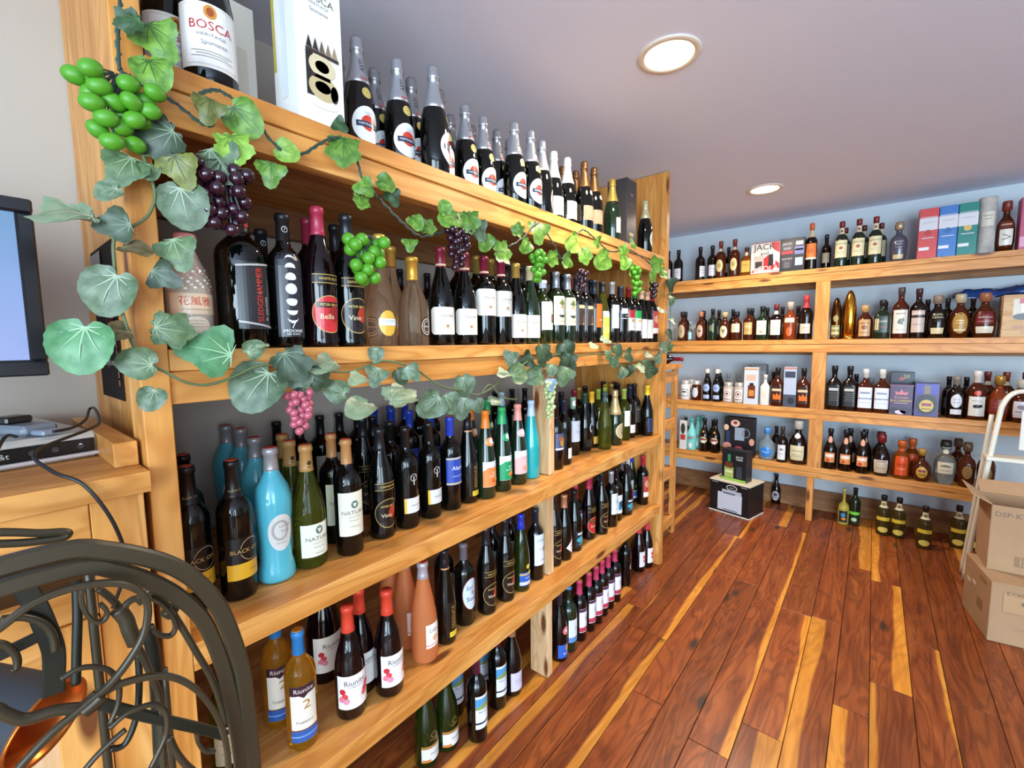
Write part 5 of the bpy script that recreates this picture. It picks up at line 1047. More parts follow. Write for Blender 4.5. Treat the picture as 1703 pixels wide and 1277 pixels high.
def window_wall(name, axis, a0, a1, w0, w1, at, th, label):
    """wall with a window opening from w0 to w1 (z .15 - 2.3)"""
    def bx(n, p, q, z0, z1, m, par=None, t0=0, t1=th):
        if axis == 'x': lo, hi = (p, at-t1, z0), (q, at-t0, z1)
        else: lo, hi = (at+t0, p, z0), (at+t1, q, z1)
        return box(n, lo, hi, m, par, bev=0)
    r = tag(bx(name, a0, a1, 0, .15, WALL_CREAM), label, None, **st_)
    for p, q, z0, z1 in ((a0, a1, 2.3, CEIL), (a0, w0, .15, 2.3), (w1, a1, .15, 2.3)):
        o = bx('wall_panel', p, q, z0, z1, WALL_CREAM); o.parent = r; o.matrix_parent_inverse = Matrix.Translation(-r.location)
    return r
window_wall('wall_rear', 'x', XW, XR, 0.6, 3.6, YR, .1, 'cream plaster wall with shop window behind the viewpoint')
window_wall('wall_right', 'y', YR, YW, -2.7, -.5, XR, .1, 'cream plaster wall with side window opening added for fill light')
tag(box('baseboard_back', (XW, YW-.022, 0), (XR, YW, .17), PINE_OLD['x']), 'dark stained wood baseboard along the back wall', None, **st_)
# ceiling downlights
for (lx, ly, ph) in ((-.611, 1.645, 'nearer'), (-.617, 3.45, 'farther')):
    lp = bpy.data.objects.new('recessed_downlight', None); C.objects.link(lp); lp.location = (lx, ly, CEIL)
    tag(lp, 'round recessed ceiling light, the %s glowing disc' % ph, 'ceiling light', 'recessed ceiling lights')
    pr = [(.082, 0), (.105, 0), (.108, -.003), (.104, -.006), (.086, -.007), (.082, -.003)]
    V, Fc = [], []; n = 40
    for r, z in pr:
        V += [(r*math.cos(2*math.pi*i/n), r*math.sin(2*math.pi*i/n), z) for i in range(n)]
    for j in range(len(pr)):
        for i in range(n): Fc.append((j*n+i, j*n+(i+1) % n, ((j+1) % len(pr))*n+(i+1) % n, ((j+1) % len(pr))*n+i))
    link('trim_ring', new_mesh('trim_ring', V, Fc, [mat('#e6dccb', .5)], smooth=True), lp)
    V = [(.085*math.cos(2*math.pi*i/n), .085*math.sin(2*math.pi*i/n), -.002) for i in range(n)]+[(.085*math.cos(2*math.pi*i/n), .085*math.sin(2*math.pi*i/n), -.0008) for i in range(n)]
    link('lens', new_mesh('lens', V, [tuple(range(n)), tuple(range(2*n-1, n-1, -1))]+[(i, (i+1) % n, n+(i+1) % n, n+i) for i in range(n)], [mat('#ffe2b8', .5, emit=7)]), lp)
    l = bpy.data.lights.new('downlight_bulb', 'AREA'); l.shape = 'DISK'; l.size = .15; l.energy = 20; l.color = (1, .86, .68); l.spread = math.radians(150)
    lo = bpy.data.objects.new('downlight_bulb', l); C.objects.link(lo); lo.parent = lp; lo.location = (0, 0, -.012)
# ================================================================== wine shelving along the left wall
PY0, PY1 = .234, 2.70
ws = bpy.data.objects.new('wine_shelf', None); C.objects.link(ws)
tag(ws, 'long golden pine wine shelving with four tiers along the left wall', 'shelf')
for z in (1.932, 1.424):
    box('shelf_board', (XW+.003, PY0, z-.040), (-1.0, PY1, z), PINE['y'], ws)
    box('face_board', (-1.042, PY0, z-.104 if z > 1.5 else z-.102), (-1.006, PY1, z-.041), PINE['y'], ws)
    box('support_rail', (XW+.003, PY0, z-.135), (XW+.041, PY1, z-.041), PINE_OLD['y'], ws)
for z in (.849, .40):
    box('shelf_board', (-1.30, PY0, z-.055), (-1.0, PY1, z), PINE['y'], ws)
    box('shelf_board', (XW+.003, PY0, z-.055), (-1.302, PY1, z-.001), PINE['y'], ws)
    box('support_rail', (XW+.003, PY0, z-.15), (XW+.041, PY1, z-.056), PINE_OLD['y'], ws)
box('post', (-1.09, .19, 0), (-1.0, PY0-.001, CEIL-.002), PINE['z'], ws)
box('end_panel', (XW+.003, .215, 0), (-1.092, PY0-.001, CEIL-.002), PINE['z'], ws)
box('end_panel', (XW+.003, PY1+.001, 0), (-1.03, 2.735, CEIL-.004), PINE['z'], ws)
box('edge_trim', (-1.029, PY1+.001, 0), (-.996, 2.745, CEIL-.003), PINE['z'], ws)
for z0, z1, xf, yp in ((0, .344, -1.012, 1.459), (.401, .793, -1.066, 1.552), (.85, 1.32, -1.071, 1.567)):
    box('divider_post', (xf-.089, yp, z0+.001), (xf, yp+.038, z1), PINE_RAW['z'], ws)
# ================================================================== liquor shelving along the back wall
ls = bpy.data.objects.new('liquor_shelf', None); C.objects.link(ls)
tag(ls, 'golden pine liquor shelving with four tiers along the back wall', 'shelf')
LX0, LX1, YF = XW+.02, 1.9, 4.113
for z, t in ((1.966, .099), (1.431, .097), (.895, .085), (.435, .085)):
    box('shelf_board', (LX0, YF, z-.036), (LX1, YW-.003, z), PINE['x'], ls)
    box('face_board', (LX0, YF+.005, z-t), (LX1, YF+.042, z-.037), PINE['x'], ls)
    box('support_rail', (LX0, YW-.041, z-.125), (LX1, YW-.003, z-.037), PINE_OLD['x'], ls)
for z0, z1 in ((.896, 1.333), (1.432, 1.866), (.436, .809)):
    box('post', (-.365, YF+.002, z0), (-.275, YF+.04, z1), PINE['z'], ls)
box('leg', (-.36, YF+.006, 0), (-.315, YF+.042, .349), PINE['z'], ls)
box('leg', (1.2, YF+.006, 0), (1.245, YF+.042, .349), PINE['z'], ls)
# ================================================================== small slatted bottle rack beyond the shelving
rk = bpy.data.objects.new('slatted_bottle_rack', None); C.objects.link(rk); rk.location = (-1.30, 3.06, 0)
tag(rk, 'narrow open pine bottle rack beyond the end of the wine shelving', 'bottle rack')
RX0, RX1, RY0, RY1, RT = -.19, .20, -.2, .21, 1.235
for px in (RX0, RX1-.035):
    for py in (RY0, RY1-.04): box('leg', (px, py, 0), (px+.035, py+.04, RT), PINE['z'], rk)
box('rack_top', (RX0-.02, RY0-.02, RT), (RX1+.02, RY1+.02, RT+.03), PINE['y'], rk)
for z in (.07, .44, .80, 1.14):
    for px in (RX0, RX1-.02): box('rail', (px+.002, RY0+.041, z), (px+.018, RY1-.041, z+.075), PINE['y'], rk)
    for py in (RY0, RY1-.02): box('rail', (RX0+.036, py+.002, z), (RX1-.036, py+.018, z+.06), PINE['x'], rk)
    if z < 1.1: box('rack_shelf', (RX0+.02, RY0+.042, z+.05), (RX1-.021, RY1-.042, z+.062), PINE['y'], rk)
# ================================================================== bottles
place_bottles(BOTTLES+[('rack_white', -1.20, 2.93, RT+.03, 30, 'RK'), ('rack_white', -1.16, 3.02, RT+.03, 30, 'RK'), ('rack_white', -1.17, 2.95, .865, 60, 'RK'), ('rack_white', -1.17, 3.12, .865, 60, 'RK'), ('rack_white', -1.17, 2.98, .505, 60, 'RK'), ('rack_white', -1.17, 3.1, .135, 60, 'RK')])
lb, lp_ = bottle_meshes('dark_maroon_cap', *DIM['dark_maroon_cap'], True)
lo_ = link('wine_bottle', lb, None, (-1.365, 3.2, RT+.0305+DIM['dark_maroon_cap'][0]), (0, R90, 0))
tag(lo_, 'dark bottle with maroon cap lying on its side on the slatted rack', 'wine bottle', GROUP['RK'])
for nm, me in lp_: link(nm, me, lo_)
# ================================================================== boxes
def gift_box(name, lo, hi, col, label, cat='gift box', front='x', prints=(), side=(), rot=0, group=None, rough=.45, lid=None):
    c = [(a+b)/2 for a, b in zip(lo, hi)]; sx, sy, sz = (b-a for a, b in zip(lo, hi))
    o = link(name, boxmesh(sx, sy, sz, col if not isinstance(col, str) else mat(col, rough), .0012), None, (c[0], c[1], lo[2]+sz/2+.0005), (0, 0, math.radians(rot)))
    tag(o, label, cat, group)
    def fx(u, v, e): return (sx/2+e, u, v)
    def fy(u, v, e): return (u, -sy/2-e, v)
    w0, h0 = (sy if front == 'x' else sx)-.004, sz-.004
    if prints: prints = [('R', 0, 0, w0, h0, col)]+list(prints)
    if prints: link('front_print', print_mesh('front_print', prints, fx if front == 'x' else fy), o)
    if side: link('side_print', print_mesh('side_print', side, fy if front == 'x' else fx), o)
    if lid: link('lid', boxmesh(sx+.003, sy+.003, lid[1], mat(lid[0], .5), .001), o, (0, 0, sz/2-lid[1]/2+.001))
    return o
def crown(u, v, s):
    pts = [(u-.040*s, v)]
    out = [('P', [(u+(-.036+i*.0145)*s, v+.002*s), (u+(-.0225+i*.0145)*s, v+.001*s), (u+(-.030+i*.0145)*s, v+.026*s)], ['#2a2320', '#3a302a', '#6a5a4a', '#8a765c', '#a08c6c'][i]) for i in range(5)]
    return out+[('R', u, v-.003*s, .075*s, .007*s, '#3a312a')]
def bee(u, v, s):
    return [('E', u, v-.052*s, .038*s, .012*s, '#e6e0d4'), ('R', u-.026*s, v, .016*s, .088*s, '#2a2422'), ('E', u+.002*s, v+.022*s, .030*s, .024*s, '#d9c9a4'), ('E', u+.002*s, v+.022*s, .016*s, .012*s, '#efe9dc'), ('E', u+.004*s, v-.022*s, .034*s, .026*s, '#c4b184'), ('E', u+.002*s, v-.020*s, .018*s, .012*s, '#efe9dc'), ('E', u+.028*s, v-.026*s, .009*s, .018*s, '#2f2824'), ('R', u, v, .040*s, .008*s, '#3a302a')]
bz = 1.932
BP = [('T', 'BOSCA', .021, 0, .092, '#4c4846', 1.1), ('T', 'HERITAGE', .008, 0, .078, '#8d8a86', 1.3), ('I', 'Spumante', .011, 0, .064, '#8d8a86'), ('E', 0, .112, .010, .012, '#b9863c')]+bee(0, -.075, 1.05)+crown(.004, -.022, 1.05)
gift_box('wine_gift_box', (-1.118, .505, bz), (-1.008, .615, bz+.355), '#f0eeea', 'tall white gift box with crown emblem, beside large magnum', front='x', prints=BP, side=[('R', -.046, .05, .012, .2, '#c9b83a'), ('R', 0, .0, .02, .24, '#e3e8ec')], group='white gift boxes')
gift_box('wine_gift_box', (-1.235, .568, bz), (-1.125, .672, bz+.355), '#e9e4da', 'tall white gift box half hidden behind another', front='x', prints=BP, group='white gift boxes')
gift_box('wine_gift_box', (-1.30, .40, bz), (-1.2, .5, bz+.30), '#e6dfd2', 'cream gift box set back between magnum and white box', front='x', prints=[('R', 0, .0, .06, .1, '#d8cfbe')], group='white gift boxes')
gift_box('wine_gift_box', (-1.13, 2.20, bz), (-1.02, 2.315, bz+.335), '#3a3636', 'tall charcoal gift box between two champagne bottles', front='x', prints=[('T', 'PJ', .02, 0, .04, '#8c8480'), ('R', 0, -.11, .05, .016, '#b8a06c'), ('R', 0, .09, .03, .012, '#7c7470')], side=[('R', .0, .02, .02, .02, '#8c8884')])
YB0 = YF+.008
def bb(name, x0, x1, z, h, d, col, label, prints=(), cat='gift box', group='boxed spirits', **kw):
    return gift_box(name, (x0, YB0, z), (x1, YB0+d, z+h), col, label, cat, 'y', prints, group=group, **kw)
bb('whiskey_gift_box', -.817, -.614, 1.966, .245, .09, '#c43a3c', 'red and white swirled whiskey gift box with big lettering', [('R', 0, 0, .205, .235, '#d9d2cc'), ('P', [(-.10, -.11), (.10, -.11), (.10, -.05), (.02, .02), (-.04, -.03)], '#b8282c'), ('P', [(.04, .115), (.10, .115), (.10, .03), (.06, .06)], '#c43a3c'), ('R', -.045, -.045, .07, .13, '#b9aca4'), ('R', -.045, -.05, .05, .05, '#3a3436'), ('T', 'JACK', .066, -.006, .085, '#2a2426'), ('T', 'and', .04, -.005, .035, '#2a2426'), ('R', .04, -.02, .032, .09, '#1c1c22'), ('R', .066, -.02, .014, .08, '#b9c2dc'), ('T', 'COLA', .055, .02, -.085, '#efe6e0'), ('P', [(-.10, -.112), (.10, -.105), (.10, -.09), (0, -.10)], '#efe6e0')])
bb('whiskey_gift_box', -.61, -.448, 1.966, .25, .09, '#2c2c34', 'black whiskey gift box with grid of pictures', [('R', -.035, .07, .08, .06, '#4a4a52'), ('T', 'JACK', .026, -.035, .085, '#e2e0dc'), ('R', -.035, .05, .05, .02, '#8a8a90'), ('R', -.035, .02, .078, .026, '#b83440'), ('R', -.035, -.055, .07, .085, '#3c3c44'), ('T', 'OLD No7', .017, -.035, -.03, '#d9d7d2'), ('R', -.035, -.075, .04, .05, '#5c5c64'), ('R', .045, .085, .05, .03, '#c9c9d0'), ('R', .045, .03, .06, .06, '#7a80b4'), ('R', .045, .035, .05, .012, '#d0d2e2'), ('R', .045, -.055, .05, .06, '#a9bcd6')])
def scotch(c, seal): return [('R', 0, .06, .09, .08, '#d9dbe2'), ('P', [(-.044, .02), (-.02, .02), (0, .006), (.02, .02), (.044, .02), (.044, .03), (-.044, .03)], '#d9dbe2'), ('T', 'THE GLENLIVET', .0085, 0, .07, '#7a7c88'), ('E', 0, .005, .018, .018, seal), ('R', 0, -.03, .06, .006, '#c9ccd8'), ('R', -.016, -.1, .05, .02, '#e3e5ea'), ('R', 0, .105, .08, .003, '#e6e6ea')]
for (x0, x1, c, s_, nm) in ((.194, .290, '#cf4a4c', '#b83a3c', 'red'), (.293, .381, '#3f7ac4', '#356ab0', 'blue'), (.384, .474, '#178078', '#d9b45c', 'teal')):
    bb('whisky_carton', x0, x1, 1.966, .325, .085, c, '%s and white whisky carton in a row of three' % nm, scotch(c, s_), cat='whisky carton')
V, Fc = lathe([(.0001, 0), (.041, 0), (.042, .002), (.042, .32), (.0435, .322), (.0435, .345), (.041, .347)], 24)
tb = link('whisky_tube', new_mesh('whisky_tube', V, Fc, [plaster('birch_print', '#8f8d92', '#d6d2c8', scale=9)], smooth=True), None, (.518, YB0+.046, 1.9665), (0, 0, -R90))
tag(tb, 'grey and cream patterned whisky tube beside the teal carton', 'whisky tube')
link('label', print_mesh('label', [('R', 0, 0, .06, .09, '#d8d3c4'), ('R', 0, .02, .04, .004, '#8a867c'), ('R', 0, 0, .03, .004, '#8a867c')], lambda u, v, e: ((.042+e)*math.cos(u/.042), (.042+e)*math.sin(u/.042), .21+v)), tb)
bb('whisky_carton', .655, .80, 1.966, .31, .1, '#b8486c', 'pink whisky carton at right end of top back shelf', [('R', -.02, .06, .08, .012, '#e6c9d4'), ('R', -.02, .03, .08, .02, '#d8a4b8'), ('R', -.02, -.11, .1, .06, '#d89ab8')], cat='whisky carton')
gx = bb('wooden_bottle_crate', .615, .83, 1.431, .262, .13, PINE_RAW['x'], 'pale wooden crate with bottle picture and red lettering', [('R', .01, .045, .15, .12, '#c9bda8'), ('E', -.02, -.005, .045, .02, '#2c1410'), ('R', -.02, .05, .025, .06, '#d9d2c6'), ('R', -.02, .09, .04, .03, '#b8303c'), ('T', 'WHISKY', .034, .0, -.07, '#9c4a40'), ('T', 'OF 7', .024, .0, -.103, '#9c4a40')], cat='crate')
bb('liqueur_carton', -.836, -.729, .895, .31, .07, '#cdd6de', 'pale blue carton with orange bottle picture', [('R', 0, .14, .1, .012, '#c88a54'), ('R', 0, .07, .07, .05, '#dfb4a0'), ('R', .005, -.05, .055, .11, '#6c2c16'), ('R', .005, -.06, .04, .05, '#d88a3c'), ('R', .005, .015, .03, .02, '#1c1614')], cat='carton')
gift_box('liqueur_carton', (-.80, YB0+.10, .895), (-.69, YB0+.19, 1.225), '#6f7478', 'grey carton standing behind the pale blue carton', 'carton', 'y', group='boxed spirits')
bb('liqueur_carton', -.548, -.462, .895, .32, .09, '#b4c0d4', 'slate blue carton with dark picture base', [('R', 0, .1, .07, .05, '#3c4454'), ('R', 0, -.11, .086, .1, '#4a505e'), ('E', .01, -.11, .022, .026, '#2c2f38'), ('R', 0, .15, .08, .012, '#c47a64')], cat='carton')
bb('whisky_carton', .104, .228, .895, .215, .09, '#4c3a5c', 'purple carton with crown and yellow lettering', [('R', 0, .1, .13, .006, '#7a4a5c'), ('P', [(-.03, .035), (.03, .035), (.036, .06), (.012, .05), (0, .075), (-.012, .05), (-.036, .06)], '#c9707c'), ('I', 'Crown', .026, 0, .016, '#d9a4a0'), ('T', 'BLACKBERRY', .020, 0, -.008, '#d8b84a'), ('R', 0, -.024, .07, .004, '#b9a0a8'), ('E', -.03, -.08, .03, .022, '#2a2236'), ('E', .03, -.075, .034, .024, '#3a2f48'), ('E', .0, -.088, .03, .014, '#d8c8d8')], cat='whisky carton')
gift_box('whisky_carton', (.106, YB0+.12, .895), (.236, YB0+.20, 1.19), '#2c3444', 'tall navy carton behind the purple carton', 'whisky carton', 'y', [('T', '20', .036, .02, .115, '#d9c86a'), ('E', -.005, .10, .014, .012, '#c43a40')], group='boxed spirits')
bb('whisky_carton', .234, .36, .895, .23, .09, '#3a2c6c', 'violet carton with dark bottle and gold crest', [('R', 0, .075, .11, .07, '#3c38a4'), ('R', 0, .06, .03, .08, '#7a6a4c'), ('E', 0, -.03, .055, .07, '#17121c'), ('E', 0, -.04, .036, .042, '#c9ae4c'), ('R', 0, -.032, .05, .02, '#8a3a54'), ('R', 0, -.062, .05, .006, '#6a541c')], cat='whisky carton')
gift_box('framed_sign', (-1.36, YB0, .435), (-1.30, YB0+.03, .70), '#e2ddd8', 'white card with red and black print at shelf end', 'sign', 'y', [('R', 0, 0, .05, .24, '#d8d2cc'), ('R', 0, -.02, .045, .05, '#b83c34'), ('E', 0, .06, .02, .05, '#3a3a34')])
bb('mug_gift_set', -.975, -.745, .435, .335, .10, '#1c1a1e', 'large black gift set box with glass mug picture', [('R', .005, .03, .075, .11, '#8f9cae'), ('O', .055, .04, .03, .04, .008, '#6a7484'), ('E', -.03, .12, .036, .03, '#d8b4a4'), ('E', -.03, .125, .016, .014, '#8a2c34'), ('E', -.1, .08, .02, .026, '#e0b8a0'), ('E', .1, -.03, .02, .03, '#d89a84'), ('E', .0, -.1, .034, .026, '#a4485c'), ('E', .06, -.125, .03, .022, '#6fb4a8'), ('E', -.09, -.08, .034, .03, '#c48a7c'), ('R', -.085, .0, .03, .1, '#2c3c5c')])
# whiskey set on a black carton on the floor
cb = gift_box('black_carton', (-1.0, 3.87, 0), (-.672, 4.11, .262), '#1a1a1c', 'black printed carton with white sheet, standing on floor', 'carton', 'y', [('O', .02, .095, .045, .026, .008, '#b9b8b6'), ('T', 'No7', .022, .02, .093, '#b9b8b6'), ('R', .005, -.03, .2, .15, '#c8cdd8'), ('R', .02, .058, .16, .03, '#b4b9c4'), ('R', .0, .045, .1, .012, '#5c606c'), ('R', .01, -.095, .12, .008, '#6a6e7c'), ('R', -.12, .12, .05, .006, '#9a9a9a'), ('R', .12, .12, .05, .006, '#9a9a9a')], rot=-14)
link('white_tray', boxmesh(.335, .247, .012, mat('#d9d2bc', .6)), cb, (0, 0, .137))
link('white_base', boxmesh(.336, .248, .01, mat('#dcd8d2', .6)), cb, (0, 0, -.126))
gift_box('whiskey_gift_box', (-.935, 3.92, .275), (-.735, 4.02, .53), '#1d2126', 'black apple whiskey gift box on the black carton', 'gift box', 'y', [('R', -.04, -.06, .075, .09, '#a9b86a'), ('R', -.04, -.055, .06, .02, '#d8dca4'), ('R', -.04, .0, .06, .05, '#6a3c24'), ('R', -.04, .06, .025, .06, '#3c8a5c'), ('T', 'JACK', .026, .045, .075, '#e0e0dc'), ('R', .045, .055, .05, .01, '#b9b9b4'), ('R', .045, -.05, .045, .1, '#3a4248'), ('R', 0, -.117, .198, .018, '#8fc44a')], rot=-14)
# cardboard boxes at the right
def carton(name, c, sx, sy, sz, z, rot, label, prints, side, open_top=False):
    r = bpy.data.objects.new(name, None); C.objects.link(r); r.location = (c[0], c[1], z+.001); r.rotation_euler = (0, 0, math.radians(rot)); tag(r, label, 'cardboard box', 'cardboard boxes')
    t = .005
    def w_(n, lo, hi): return box(n, lo, hi, CARD, r, bev=.0008)
    w_('bottom', (-sx/2+t, -sy/2+t, 0), (sx/2-t, sy/2-t, t))
    fr = w_('front_wall', (-sx/2, -sy/2, 0), (sx/2, -sy/2+t, sz)); lf = w_('side_wall', (-sx/2, -sy/2+t, 0), (-sx/2+t, sy/2-t, sz))
    w_('side_wall', (sx/2-t, -sy/2+t, 0), (sx/2, sy/2-t, sz)); w_('back_wall', (-sx/2, sy/2-t, 0), (sx/2, sy/2, sz))
    link('front_print', print_mesh('front_print', [('R', 0, 0, sx-.004, sz-.004, CARD)]+prints, lambda u, v, e: (u, -t/2-e, v)), fr)
    if side: link('side_print', print_mesh('side_print', side, lambda u, v, e: (-t/2-e, -u, v)), lf)
    if open_top:
        def flap(pts): 
            V = [Vector(p) for p in pts]; nrm = (V[1]-V[0]).cross(V[2]-V[0]).normalized()*.004; n = len(V)
            link('flap', new_mesh('flap', V+[v+nrm for v in V], [tuple(range(n))[::-1], tuple(range(n, 2*n))]+[(i, (i+1) % n, n+(i+1) % n, n+i) for i in range(n)], [CARD]), r)
        flap([(-sx/2, -sy/2, sz), (-sx/2, sy/2, sz), (-sx/2-.07, sy/2+.01, sz+.05), (-sx/2-.075, -sy/2-.01, sz+.045)])
        flap([(-sx/2, sy/2, sz), (sx/2, sy/2, sz), (sx/2, sy/2+.08, sz+.06), (-sx/2, sy/2+.08, sz+.05)])
        flap([(sx/2, -sy/2, sz), (sx/2, sy/2, sz), (sx/2+.1, sy/2, sz-.02), (sx/2+.1, -sy/2, sz-.02)])
        box('divider', (-.004, -sy/2+t, .02), (0, sy/2-t, sz-.02), CARD, r, bev=0); box('divider', (-sx/2+t, -.002, .02), (sx/2-t, .002, sz-.03), CARD, r, bev=0)
    else:
        for s_ in (-1, 1): box('flap', (-sx/2, min(0, s_*sy/2)+(.001 if s_ > 0 else 0), sz), (sx/2, max(0, s_*sy/2)-(.001 if s_ < 0 else 0), sz+.005), CARD, r, bev=.0008)
    return r
ink = '#5a4634'
carton('cardboard_box', (.708, 3.155), .50, .335, .285, 0, 8, 'larger closed cardboard box on the floor under the open one', [('R', 0, .06, .42, .1, '#8f7250'), ('R', 0, .06, .414, .094, '#b08c66'), ('T', 'E-CROWNE', .022, -.14, .102, ink), ('E', .02, .065, .17, .032, '#6a625a'), ('R', -.06, .108, .05, .014, ink), ('R', -.02, .02, .06, .012, ink), ('R', 0, -.02, .003, .13, '#8f7250'), ('R', -.1, -.06, .12, .002, '#94764f')], [('R', .05, -.02, .07, .05, '#8a7256'), ('R', -.03, .05, .05, .018, '#d8cfc0'), ('R', -.1, .035, .05, .02, '#d8cfc0'), ('R', .07, .11, .07, .02, '#94764f')])
carton('cardboard_box', (.70, 3.235), .44, .23, .325, .291, 3, 'open cardboard box with dividers stacked on the larger box', [('T', 'DSP-KY-24', .034, -.13, .12, ink), ('R', -.08, .03, .08, .012, '#9c7c58'), ('R', -.085, .01, .06, .012, '#9c7c58'), ('R', -.02, -.10, .22, .05, '#8a6c4c')]+[('R', -.11+i*.012, -.10, .004, .044, '#b08c66') for i in range(17)], [], True)
# step ladder behind the boxes
ld = bpy.data.objects.new('step_ladder', None); C.objects.link(ld); ld.location = (.78, 3.62, 0)
tag(ld, 'cream folding step ladder leaning behind the cardboard boxes', 'step ladder')
LC = mat('#dcd6c4', .4)
for dx in (0,):
    tube_obj('handrail', [(-.30, 0, .01), (-.265, .01, .45), (-.215, .03, .96), (-.20, .035, 1.06), (-.165, .04, 1.12), (-.10, .04, 1.135), (.10, .04, 1.135), (.165, .04, 1.12), (.20, .035, 1.06), (.215, .03, .96), (.265, .01, .45), (.30, 0, .01)], .0125, LC, ld, seg=10)
for s_ in (-1, 1):
    tube_obj('leg', [(s_*.30, .10, .01), (s_*.27, .09, .45), (s_*.235, .075, .99)], .011, LC, ld, seg=10)
for z, dd in ((.30, .16), (.56, .14), (.74, .12)):
    box('tread', (-.255, -.02, z), (.255, dd-.02, z+.02), LC if z > .7 else mat('#3a3a3c', .7), ld)
pd = box('paper_sheet', (-.12, .075, .80), (.14, .078, 1.02), mat('#d9d6cf', .6)); pd.parent = ld
pd['label'] = 'white notice sheet'
link('lettering', print_mesh('lettering', lines(0, .08, .2, 9, .02, '#8a8884', .003), lambda u, v, e: (u, -.0015-e, v)), pd)
# crumpled blue plastic sheet on the second back shelf
rn = random.Random(4); bm = bmesh.new(); bmesh.ops.create_grid(bm, x_segments=26, y_segments=12, size=.5)
for v in bm.verts:
    x_, y_ = v.co.x, v.co.y
    env = max(0, 1-abs(2*y_)**2.2)*(.35+.65*min(1, (x_+.5)*1.6))
    v.co = (x_*.62, y_*.16, .02+.055*env+.035*noise.noise(Vector((x_*7, y_*6, 1.3)))+.015*noise.noise(Vector((x_*19, y_*15, 4))))
me = bpy.data.meshes.new('plastic_sheet'); bm.to_mesh(me); bm.free(); me.materials.append(mat('#1f4c94', .25, coat=.3))
for p in me.polygons: p.use_smooth = True
bt = link('plastic_sheet', me, None, (.72, 4.345, 1.694)); sd = bt.modifiers.new('s', 'SOLIDIFY'); sd.thickness = .002
tag(bt, 'crumpled blue plastic sheet draped over the wooden crate', 'plastic sheet')
# ================================================================== corner by the left wall: cabinet, monitor, set-top box
cab = bpy.data.objects.new('pine_cabinet', None); C.objects.link(cab); tag(cab, 'golden pine cabinet with panelled front beside the wine shelving', 'cabinet')
CX = -.985; CY0, CY1, CT = -.75, .178, 1.215
box('top', (XW+.002, CY0, CT-.036), (-.962, CY1+.008, CT), PINE['y'], cab)
box('side_panel', (XW+.004, CY1-.02, 0), (CX-.02, CY1, CT-.037), PINE['z'], cab)
box('side_panel', (XW+.004, CY0, 0), (CX-.02, CY0+.02, CT-.037), PINE['z'], cab)
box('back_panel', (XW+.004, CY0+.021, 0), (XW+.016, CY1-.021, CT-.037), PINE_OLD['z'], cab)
box('stile', (CX-.02, .108, 0), (CX, CY1, CT-.037), PINE['z'], cab)
box('stile', (CX-.02, CY0, 0), (CX, CY0+.07, CT-.037), PINE['z'], cab)
box('rail', (CX-.02, CY0+.071, CT-.105), (CX, .107, CT-.037), PINE['y'], cab)
box('rail', (CX-.02, CY0+.071, .985), (CX, .107, 1.035), PINE['y'], cab)
box('inner_shelf', (XW+.017, CY0+.021, 1.0), (CX-.021, CY1-.021, 1.02), PINE_OLD['y'], cab)
for a, b_ in ((-.679, -.29), (-.285, .106)):
    d_ = box('door', (CX-.016, a, .1), (CX-.008, b_, .983), PINE_RAW['z'], cab)
    for lo, hi, ax in (((a, .1), (a+.06, .983), 'z'), ((b_-.06, .1), (b_, .983), 'z'), ((a+.061, .923), (b_-.061, .983), 'y'), ((a+.061, .1), (b_-.061, .16), 'y')):
        f_ = box('frame_bar', (CX-.008, lo[0], lo[1]), (CX+.008, hi[0], hi[1]), PINE[ax]); f_.parent = d_; f_.location = f_.location-d_.location
box('plinth', (CX-.05, CY0+.071, 0), (CX-.03, .107, .098), PINE_OLD['y'], cab)
bl = box('wood_block', (-1.50, .150, CT+.0005), (-1.03, .184, CT+.045), PINE['x']); tag(bl, 'loose pine block lying on the cabinet top', 'wood block')
mo = bpy.data.objects.new('monitor', None); C.objects.link(mo); mo.location = (-1.2, -.19, 1.216); tag(mo, 'flat black monitor with pale blue screen above the cabinet', 'monitor')
def screen_mat():
    m, nt, b = pbsdf('lit_screen'); q = NB(nt); tc = q.n('ShaderNodeTexCoord'); s_ = q.n('ShaderNodeSeparateXYZ'); q.l(tc.outputs['Generated'], s_.inputs[0])
    c = q.ramp(s_.outputs[2], [(0, '#9fb4ee'), (.55, '#8cabe4'), (1, '#6f9cc8')]); q.l(c, b.inputs['Emission Color']); b.inputs['Emission Strength'].default_value = .9
    b.inputs['Base Color'].default_value = (.01, .01, .015, 1); b.inputs['Roughness'].default_value = .15; return m
BZ = mat('#15161a', .2)
box('back_shell', (-.03, -.285, .165), (.012, .285, .475), BZ, mo, bev=.006)
box('screen', (.0125, -.262, .192), (.0135, .262, .452), screen_mat(), mo, bev=0)
for lo, hi in (((-.285, .163), (.285, .19)), ((-.285, .453), (.285, .477)), ((-.285, .191), (-.263, .452)), ((.263, .191), (.285, .452))):
    box('bezel', (.0122, lo[0], lo[1]), (.022, hi[0], hi[1]), BZ, mo, bev=.003)
box('wall_arm', (XW+1.2+.001, -.03, .29), (-.031, .03, .35), BZ, mo); box('wall_plate', (XW+1.2+.0005, -.06, .24), (XW+1.2+.02, .06, .40), BZ, mo)
tv = bpy.data.objects.new('set_top_box', None); C.objects.link(tv); tv.location = (-1.345, -.02, CT+.001); tv.rotation_euler = (0, 0, math.radians(9)); tag(tv, 'silver set-top box with black front panel on the cabinet', 'set-top box')
box('casing', (-.2, -.24, .0), (.185, .145, .05), mat('#c2beb8', .35, metal=.3), tv, bev=.006)
fp = box('front_panel', (.1853, -.235, .012), (.19, .138, .038), mat('#0d0d10', .12), tv, bev=.002)
